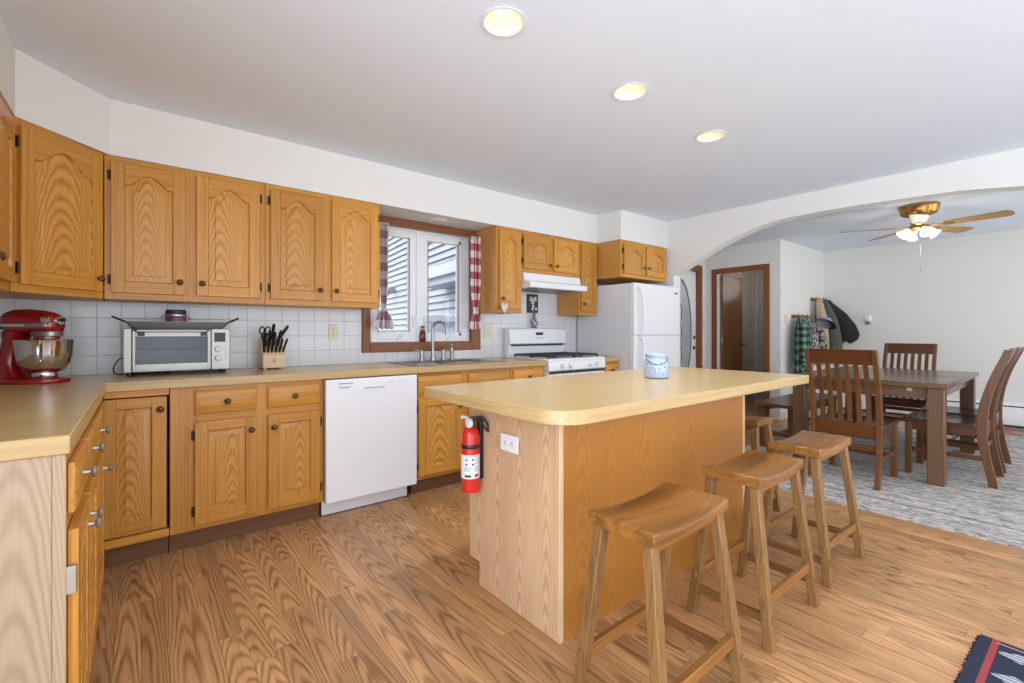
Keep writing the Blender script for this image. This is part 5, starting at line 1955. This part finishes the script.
t2 = thing('baking_pan', 'speckled grey roasting pan lying on top of the toaster oven', 'pan', (-0.066, 3.24, CT + z1 + 0.001), math.radians(-1.5))
mb = MB()
L = 0.48
rings = []
for e, z in ((0.03, 0.0), (0.014, 0.012), (0.0, 0.03), (-0.006, 0.031), (-0.006, 0.033), (0.002, 0.033), (0.018, 0.014), (0.034, 0.0025)):
    rings.append([(a, b, z) for a, b in rrect(e, L - e, 0.005 + e * 0.7, 0.22 - e * 0.7, 0.02, 4)])
mb.loft(rings)
obj('pan_body', mb, M['pan'], t2, smooth=40)
t2.scale = (1, 1, 1.2)
for sx in (0, 1):
    xx = 0 if sx == 0 else L
    s = -1 if sx == 0 else 1
    mb = MB().tube(soft([(xx + s * 0.004, 0.06, 0.031), (xx + s * 0.045, 0.07, 0.048), (xx + s * 0.06, 0.11, 0.055), (xx + s * 0.045, 0.15, 0.048), (xx + s * 0.004, 0.16, 0.031)]), 0.0045, 8)
    obj('handle', mb, M['iron'], t2)
t3 = thing('candle_jar', 'plum jar with clamp lid standing in the roasting pan', 'jar', (0.16, 3.33, CT + z1 + 0.0065))
t3.scale = (1, 1, 1.22)
obj('jar', MB().lathe([(0.045, 0), (0.05, 0.004), (0.052, 0.02), (0.052, 0.048), (0.048, 0.056), (0.046, 0.06)], seg=28), M['plum'], t3)
obj('clamp_ring', MB().lathe([(0.05, 0.052), (0.0525, 0.055), (0.0525, 0.062), (0.05, 0.065)], seg=28), M['nickel'], t3)
obj('lid', MB().lathe([(0.048, 0.0655), (0.05, 0.068), (0.05, 0.08), (0.046, 0.085), (0, 0.086)], seg=28), M['iron'], t3)
mb = MB()
for s in (-1, 1):
    mb.tube([(s * 0.05, -0.005, 0.06), (s * 0.066, -0.008, 0.05), (s * 0.068, -0.008, 0.03), (s * 0.055, -0.008, 0.02)], 0.002, 6)
obj('clamp_wire', mb, M['steel'], t3)

# ------------------------------------------------------------------ knife block and knives
KB = (0.612, 3.315, CT + 0.0005)
t = thing('knife_block', 'pale wooden knife block on the worktop below the wall cabinets', 'knife block', KB, 0.06)
mb = MB()
# side profile: front low step, tall sloping back (y depth, z)
mb.prism([(0.0, 0.008), (0.135, 0.008), (0.105, 0.205), (0.075, 0.212), (0.012, 0.098), (0.0, 0.095)], 0, 0.135, 'X')
mb.box(0.008, 0.03, 0.01, 0.03, 0, 0.009)
mb.box(0.105, 0.127, 0.01, 0.03, 0, 0.009)
mb.box(0.008, 0.03, 0.1, 0.12, 0, 0.009)
mb.box(0.105, 0.127, 0.1, 0.12, 0, 0.009)
blk = obj('block', mb, M['maple'], t, bevel=0.003)
mb = MB()
for s in (-1, 1):
    mb.tube([(0.067 + s * 0.006, -0.0003, 0.062), (0.067 + s * 0.003, -0.0003, 0.052), (0.067 + s * 0.007, -0.0003, 0.04)], 0.0016, 5)
    mb.lathe([(0.003, 0), (0.003, 0.001)], (0.067 + s * 0.005, 0.0003, 0.067), '-Y', 8)
mb.tube([(0.058, -0.0003, 0.056), (0.076, -0.0003, 0.056)], 0.0012, 5)
obj('burnt_mark', mb, M['casing'], blk)
# sloping face: from (y .012, z .098) to (.075,.212); normal to it forward and up
sl = Vector((0, 0.063, 0.114)).normalized()
nrm = Vector((0, -0.114, 0.063)).normalized()
R = Matrix.Rotation(0.06, 4, 'Z')
klabs = []
knives = []
for i in range(6):
    knives.append((0.012 + 0.0222 * i, 0.012, 0.10, 0.0075, 'steak knife with black handle, low front row of the knife block'))
for i, xx in enumerate((0.022, 0.045, 0.07, 0.095)):
    knives.append((xx, 0.055, 0.105 + 0.012 * (i % 2), 0.009, 'larger black-handled knife, middle row of the knife block'))
for i, xx in enumerate((0.068, 0.108)):
    knives.append((xx, 0.105, 0.115, 0.0105, 'large black-handled knife, top row of the knife block'))
HANG = Vector((0, -0.42, 0.91)).normalized()
cnt = {}
names_low = ['first from the left', 'second from the left', 'third from the left', 'third from the right', 'second from the right', 'rightmost']
names_mid = ['leftmost', 'second from left', 'second from right', 'rightmost']
names_top = ['left one', 'right one leaning outward']
for i, (kx, s, ln, hw, lab) in enumerate(knives):
    p0 = Vector((kx, 0.012, 0.098)) + sl * s + nrm * 0.001
    world = R @ p0 + Vector(KB)
    if i < 6:
        lab = 'small black-handled knife, bottom row of the knife block, ' + names_low[i]
    elif i < 10:
        lab = 'black-handled knife, middle row of the knife block, ' + names_mid[i - 6]
    else:
        lab = 'large black-handled knife, top row of the knife block, ' + names_top[i - 10]
    kt = thing('kitchen_knife', lab, 'knife', world, 0.06, 'knives in the knife block')
    lean = HANG + Vector(((kx - 0.067) * 3.0, 0, 0))
    if i == 11:
        lean += Vector((0.35, 0, 0))
    lean.normalize()
    mb = MB().tube([lean * a for a in (0.004, 0.02, ln * 0.5, ln * 0.8, ln)], [hw * 0.8, hw, hw * 0.9, hw * 1.05, hw * 0.8], 10)
    obj('handle', mb, M['black'], kt)
    mb = MB().tube([lean * 0.0 - lean * 0.0, lean * 0.006], hw * 0.9, 10)
    obj('bolster', mb, M['steel'], kt)
p0 = R @ (Vector((0.018, 0.012, 0.098)) + sl * 0.1 + nrm * 0.001) + Vector(KB)
kt = thing('kitchen_scissors', 'black-handled kitchen scissors in the top left of the knife block', 'scissors', p0, 0.06)
mb = MB()
for s in (-1, 1):
    c = HANG * 0.075 + Vector((s * 0.017, 0, 0))
    pts = [c + Vector((0.014 * math.cos(a), 0, 0)) + HANG * (0.026 * math.sin(a)) for a in [2 * PI * k / 16 for k in range(16)]]
    mb.tube(pts, 0.0045, 8, closed=True)
    mb.tube([Vector((s * 0.004, 0, 0)) + HANG * 0.004, c - HANG * 0.026], 0.006, 8)
obj('handle', mb, M['black'], kt)

# ------------------------------------------------------------------ small things by window, range
t = thing('bottle', 'dark red bottle with cork on the window ledge', 'bottle', (1.815, YW + 0.006, WZ0 + 0.0125))
t.location = (1.872, YW - 0.004, WZ0 + 0.0125)
t.scale = (0.95, 0.7, 0.85)
obj('glass_body', MB().lathe([(0.026, 0), (0.028, 0.004), (0.028, 0.085), (0.02, 0.105), (0.017, 0.12), (0.017, 0.14)], seg=20), M['wine'], t)
obj('label', MB().lathe([(0.0176, 0.118), (0.0176, 0.136)], seg=20, close=False), M['tan'], t)
obj('cap', MB().lathe([(0.0185, 0.1405), (0.0185, 0.156), (0.015, 0.159), (0, 0.159)], seg=20), M['wine'], t)

t = thing('wall_plaque', 'small dark plaque with pale flower pattern on tile above the range', 'wall art', (3.11, YW - 0.009, 1.448))
t.scale = (1.22, 1, 0.9)
pl = obj('board', MB().box(-0.06, 0.06, -0.012, 0, -0.105, 0.105), M['iron'], t, bevel=0.002)
mb = MB()
random.seed(11)
for (cx, cz, r) in ((-0.012, 0.04, 0.034), (0.02, 0.045, 0.03), (0.0, 0.01, 0.026), (-0.02, 0.065, 0.018), (0.03, 0.07, 0.016), (0.004, -0.03, 0.022), (0.035, -0.06, 0.02), (-0.005, -0.06, 0.018)):
    n = 14
    ph = random.uniform(0, 6)
    mb.prism([(cx + r * (0.72 + 0.28 * math.cos(5 * (2 * PI * k / n) + ph)) * math.cos(2 * PI * k / n), cz + r * (0.72 + 0.28 * math.cos(5 * (2 * PI * k / n) + ph)) * math.sin(2 * PI * k / n)) for k in range(n)], -0.0142, -0.0122, 'Y')
mb.bar((0.0, -0.0131, 0.0), (0.002, -0.0131, -0.09), 0.002, 0.006, up=(1, 0, 0))
obj('flower_relief', mb, M['stone'], pl)

t = thing('wire_ornament', 'twisted grey metal ornament standing on the range back panel', 'ornament', (3.10, 3.487, 1.1975))
t.scale = (1, 1, 0.85)
mb = MB()
mb.lathe([(0.03, 0), (0.034, 0.004), (0.03, 0.01), (0.012, 0.014)], seg=16)
for s in (0, 2.1, 4.2):
    pts = []
    for k in range(24):
        v = k / 23
        a = s + v * 6.0
        r = 0.012 + 0.034 * math.sin(PI * min(1, v * 1.6)) * (1 - v * 0.6)
        pts.append((r * math.cos(a), r * 0.7 * math.sin(a), 0.012 + 0.175 * v))
    mb.tube(pts, 0.0065, 7)
obj('ornament', mb, M['steel_dark'], t, smooth=60)

t = thing('heart_ornament', 'whitewashed heart hanging from the knob of the narrow wall cabinet', 'ornament', (2.466, YU - 0.049, 1.383))
mb = MB()
hp = []
for k in range(28):
    a = 2 * PI * k / 28
    hp.append((0.036 * math.sin(a) ** 3, 0.052 * (0.8125 * math.cos(a) - 0.3125 * math.cos(2 * a) - 0.125 * math.cos(3 * a) - 0.0625 * math.cos(4 * a)) - 0.01))
mb.prism(hp, -0.006, 0.006, 'Y')
obj('heart', mb, M['stone'], t, bevel=0.003)
mb = MB().tube([(-0.008, 0, 0.02), (-0.01, 0.008, 0.06), (0, 0.016, 0.078), (0.01, 0.008, 0.06), (0.008, 0, 0.02)], 0.0015, 6)
obj('loop', mb, M['tan'], t)


# ------------------------------------------------------------------ coats and hook rails on the wall Y = 2.5
def rail(name, label, xa, xb, z, n):
    t = thing(name, label, 'coat rack', ((xa + xb) / 2, 2.499, z), group='coat hook rails')
    w = (xb - xa) / 2
    obj('board', MB().box(-w, w, -0.018, 0, -0.022, 0.022), M['casing_h'], t, bevel=0.004)
    for k in range(n):
        x = -w + 0.06 + (2 * w - 0.12) * k / max(1, n - 1)
        mb = MB().tube([(x, -0.018, 0.0), (x, -0.045, -0.005), (x, -0.065, 0.02), (x, -0.068, 0.035)], 0.006, 8)
        obj('hook', mb, M['brass'], t)


rail('coat_rail', 'low wooden hook rail holding the plaid shirt', 6.92, 7.52, 1.375, 4)
rail('coat_rail', 'high wooden hook rail holding the dark coats', 7.62, 8.12, 1.64, 4)


def garment(name, label, cat, secs, mat, folds=7, amp=0.02, seed=0, uvs=(1, 1), collar=None, sleeves=()):
    """secs: (z, cx, cy, rx, ry) from the hook downward"""
    t = thing(name, label, cat, (0, 0, 0), group='clothes on the hook rails')
    n = 60
    m = len(secs)
    fine = []
    for i in range(m - 1):
        for j in range(5):
            k = j / 5
            fine.append(tuple(a + (b - a) * k for a, b in zip(secs[i], secs[i + 1])))
    fine.append(secs[-1])
    mb = MB()

    def fn(u, v):
        i = min(int(round(v * (len(fine) - 1))), len(fine) - 1)
        z, cx, cy, rx, ry = fine[i]
        a = 2 * PI * u
        f = 1 + amp * (v ** 0.5) * (math.sin(folds * a + seed + 1.5 * v) * 4 + math.sin((folds * 2 + 1) * a + 2 * seed) * 2)
        return (cx + rx * f * math.cos(a), cy + ry * f * math.sin(a), z + 0.015 * v * math.sin(folds * a + seed))
    mb.grid(fn, n, len(fine) - 1, uvs=uvs)
    obj('body', mb, mat, t, solid=0.006, smooth=70, normals=False)
    for sl_ in sleeves:
        m2 = MB()
        pts = [Vector(p) for p in sl_]

        def fs(u, v, pts=pts):
            q = v * (len(pts) - 1)
            i = min(int(q), len(pts) - 2)
            c = pts[i].lerp(pts[i + 1], q - i)
            a = 2 * PI * u
            r = 0.075 - 0.025 * v
            r *= 1 + 0.08 * math.sin(14 * v + 3 * a)
            return (c.x + r * math.cos(a), c.y + r * 0.75 * math.sin(a), c.z)
        m2.grid(fs, 20, 24, uvs=(0.4, 0.8))
        obj('sleeve', m2, mat, t, solid=0.006, smooth=70, normals=False)
    if collar:
        m3 = MB().tube([(collar[0] + 0.05 * math.cos(a), collar[1] + 0.03 * math.sin(a), collar[2] + 0.01 * math.sin(2 * a)) for a in [2 * PI * k / 14 for k in range(14)]], 0.016, 8, closed=True)
        obj('collar', m3, mat, t)
    return t


garment('plaid_shirt', 'green and black plaid flannel shirt on the low hook rail', 'shirt', [(1.36, 6.96, 2.405, 0.05, 0.025), (1.30, 6.95, 2.38, 0.11, 0.05), (1.15, 6.92, 2.36, 0.145, 0.075), (0.9, 6.90, 2.35, 0.155, 0.085), (0.58, 6.90, 2.345, 0.165, 0.09)], M['flannel'], 6, 0.018, 0.4, (1, 1), (6.96, 2.395, 1.34), [[(6.84, 2.33, 1.27), (6.79, 2.31, 1.05), (6.79, 2.31, 0.82), (6.81, 2.31, 0.68)]])
garment('camouflage_jacket', 'grey camouflage jacket beside the plaid shirt', 'jacket', [(1.35, 7.2, 2.40, 0.05, 0.025), (1.29, 7.21, 2.38, 0.1, 0.05), (1.12, 7.24, 2.36, 0.13, 0.075), (0.9, 7.28, 2.35, 0.15, 0.085), (0.7, 7.30, 2.345, 0.16, 0.09)], M['camo'], 5, 0.018, 1.3, (1, 1), (7.2, 2.39, 1.33), [[(7.28, 2.29, 1.22), (7.33, 2.26, 1.05), (7.37, 2.25, 0.9), (7.38, 2.25, 0.78)]])
garment('tan_vest', 'tan canvas vest, leftmost on the high hook rail', 'vest', [(1.63, 7.66, 2.41, 0.03, 0.02), (1.57, 7.65, 2.39, 0.05, 0.04), (1.35, 7.64, 2.36, 0.065, 0.06), (1.1, 7.63, 2.345, 0.07, 0.065), (0.85, 7.63, 2.34, 0.07, 0.07)], M['tan'], 5, 0.012, 2.0, (1, 1), (7.66, 2.395, 1.615))
garment('olive_coat', 'long olive grey coat between tan vest and black coat', 'coat', [(1.635, 7.81, 2.395, 0.045, 0.025), (1.57, 7.80, 2.37, 0.06, 0.05), (1.36, 7.79, 2.31, 0.066, 0.09), (1.1, 7.785, 2.28, 0.068, 0.11), (0.85, 7.785, 2.27, 0.068, 0.12)], M['olive'], 5, 0.012, 0.9, (1, 1), (7.81, 2.39, 1.62))
garment('black_coat', 'bulky black coat at the end of the high hook rail', 'coat', [(1.63, 7.97, 2.40, 0.055, 0.03), (1.56, 7.97, 2.36, 0.075, 0.06), (1.42, 7.97, 2.28, 0.08, 0.12), (1.25, 7.975, 2.21, 0.085, 0.16), (1.12, 7.98, 2.17, 0.086, 0.165), (1.05, 7.98, 2.17, 0.08, 0.15), (1.01, 7.98, 2.19, 0.05, 0.10)], M['blackcloth'], 5, 0.012, 2.6, (1, 1), (7.97, 2.385, 1.61))
t = thing('baseball_cap', 'grey cap with black brim hanging over the camouflage jacket', 'cap', (7.06, 2.19, 1.265))
mb = MB()


def cap(u, v):
    a = 2 * PI * u
    b = v * PI / 2
    return (0.085 * math.cos(a) * math.cos(b), -0.02 + 0.1 * math.sin(a) * math.cos(b), 0.02 + 0.105 * math.sin(b))


mb.grid(cap, 24, 8)
Rm = Matrix.Rotation(math.radians(50), 4, 'Y') @ Matrix.Rotation(math.radians(20), 4, 'X')
o = obj('crown', mb, M['greycloth'], t, solid=0.003, smooth=70, normals=False)
o.matrix_local = Rm
mb = MB()
pts = [(0.085 * math.cos(a), -0.02 + 0.1 * math.sin(a)) for a in [PI + PI * k / 10 for k in range(11)]]
pts2 = [(0.08 * math.cos(a), -0.08 + 0.11 * math.sin(a)) for a in [PI + PI * k / 10 for k in range(11)]]
mb.prism(pts[::1] + pts2[::-1], 0.016, 0.021)
o = obj('brim', mb, M['blackcloth'], t)
o.matrix_local = Rm

# ------------------------------------------------------------------ outdoors: neighbour's house and parked van seen through the window
ux, uy = 0.128, 0.992
ang_h = math.atan2(uy, ux)
# local x runs along the wall away from us, local -y... wall faces local +y (toward our house)
t = thing('neighbor_house', "neighbour's grey-blue clapboard house outside the sink window", 'house', (3.95, 8.38, -0.6), ang_h)
mb = MB()
mb.box(-3.8, 9, -4.0, -0.03, 0.0, 7.0)
step = 0.112
n = int(7.0 / step)
for k in range(n):
    z = k * step
    mb.prism([(-0.03, z), (0.006, z), (-0.022, z + step), (-0.03, z + step)], -3.8, 9, 'X')
obj('siding', mb, M['siding'], t, smooth=0)
mb = MB()
for k in range(n):
    z = k * step
    mb.box(-3.8, 9, -0.03, 0.0065, z - 0.006, z + 0.004)
obj('siding_joints', mb, M['siding_dark'], t, smooth=0)
mb = MB()
mb.prism([(0.0, 2.86), (0.42, 2.65), (0.42, 2.61), (0.0, 2.80)], -3.8, -2.2, 'X')
obj('porch_roof', mb, M['shingle'], t, smooth=0)
mb = MB()
mb.box(-3.8, -2.2, 0.40, 0.48, 2.50, 2.645)
mb.box(-3.8, -2.2, 0.0, 0.38, 2.42, 2.45)
mb.box(-3.8, -2.2, 0.37, 0.40, 2.41, 2.60)
obj('gutter', mb, M['trim_out'], t, bevel=0.01)
mb = MB().tube([(0.3, 0.02, 2.62), (0.3, 0.12, 2.6), (0.42, 0.2, 2.52)], [0.04, 0.06, 0.07], 8)
obj('floodlight', mb, M['steel_dark'], t)

t = thing('camper_trailer', 'white camper trailer with rounded blue-grey windows outside the sink window', 'trailer', (2.26, 4.3, -0.6), math.radians(-27.6))
mb = MB()
mb.prism(rrect(0, 0.95, 0.45, 1.93, 0.1, 5), 0, 0.6, 'Y')
obj('body', mb, M['trim_out'], t, bevel=0.02, seg=3)
obj('roof_band', MB().box(-0.02, 0.97, -0.03, 0.63, 1.86, 1.94), M['trim_out'], t, bevel=0.01)
for a, b in ((0.16, 0.42), (0.55, 0.85)):
    mb = MB().prism(rrect(a, b, 1.62, 1.84, 0.07, 5), -0.008, 0.004, 'Y')
    obj('window', mb, M['ink_soft'], t)
for yy in (0.1, 0.42):
    mb = MB().lathe([(0.22, 0.0), (0.24, 0.02), (0.24, 0.12), (0.22, 0.14)], (0.3 if yy < 0.4 else 0.3, yy, 0.24), '-Y', 20)
    for v in mb.bm.verts:
        v.co.y = 2 * yy - v.co.y
    obj('wheel', mb, M['black'], t)
struct(obj('ground', MB().box(-12, 22, 3.75, 30, -0.75, -0.6), M['olive'], smooth=0))
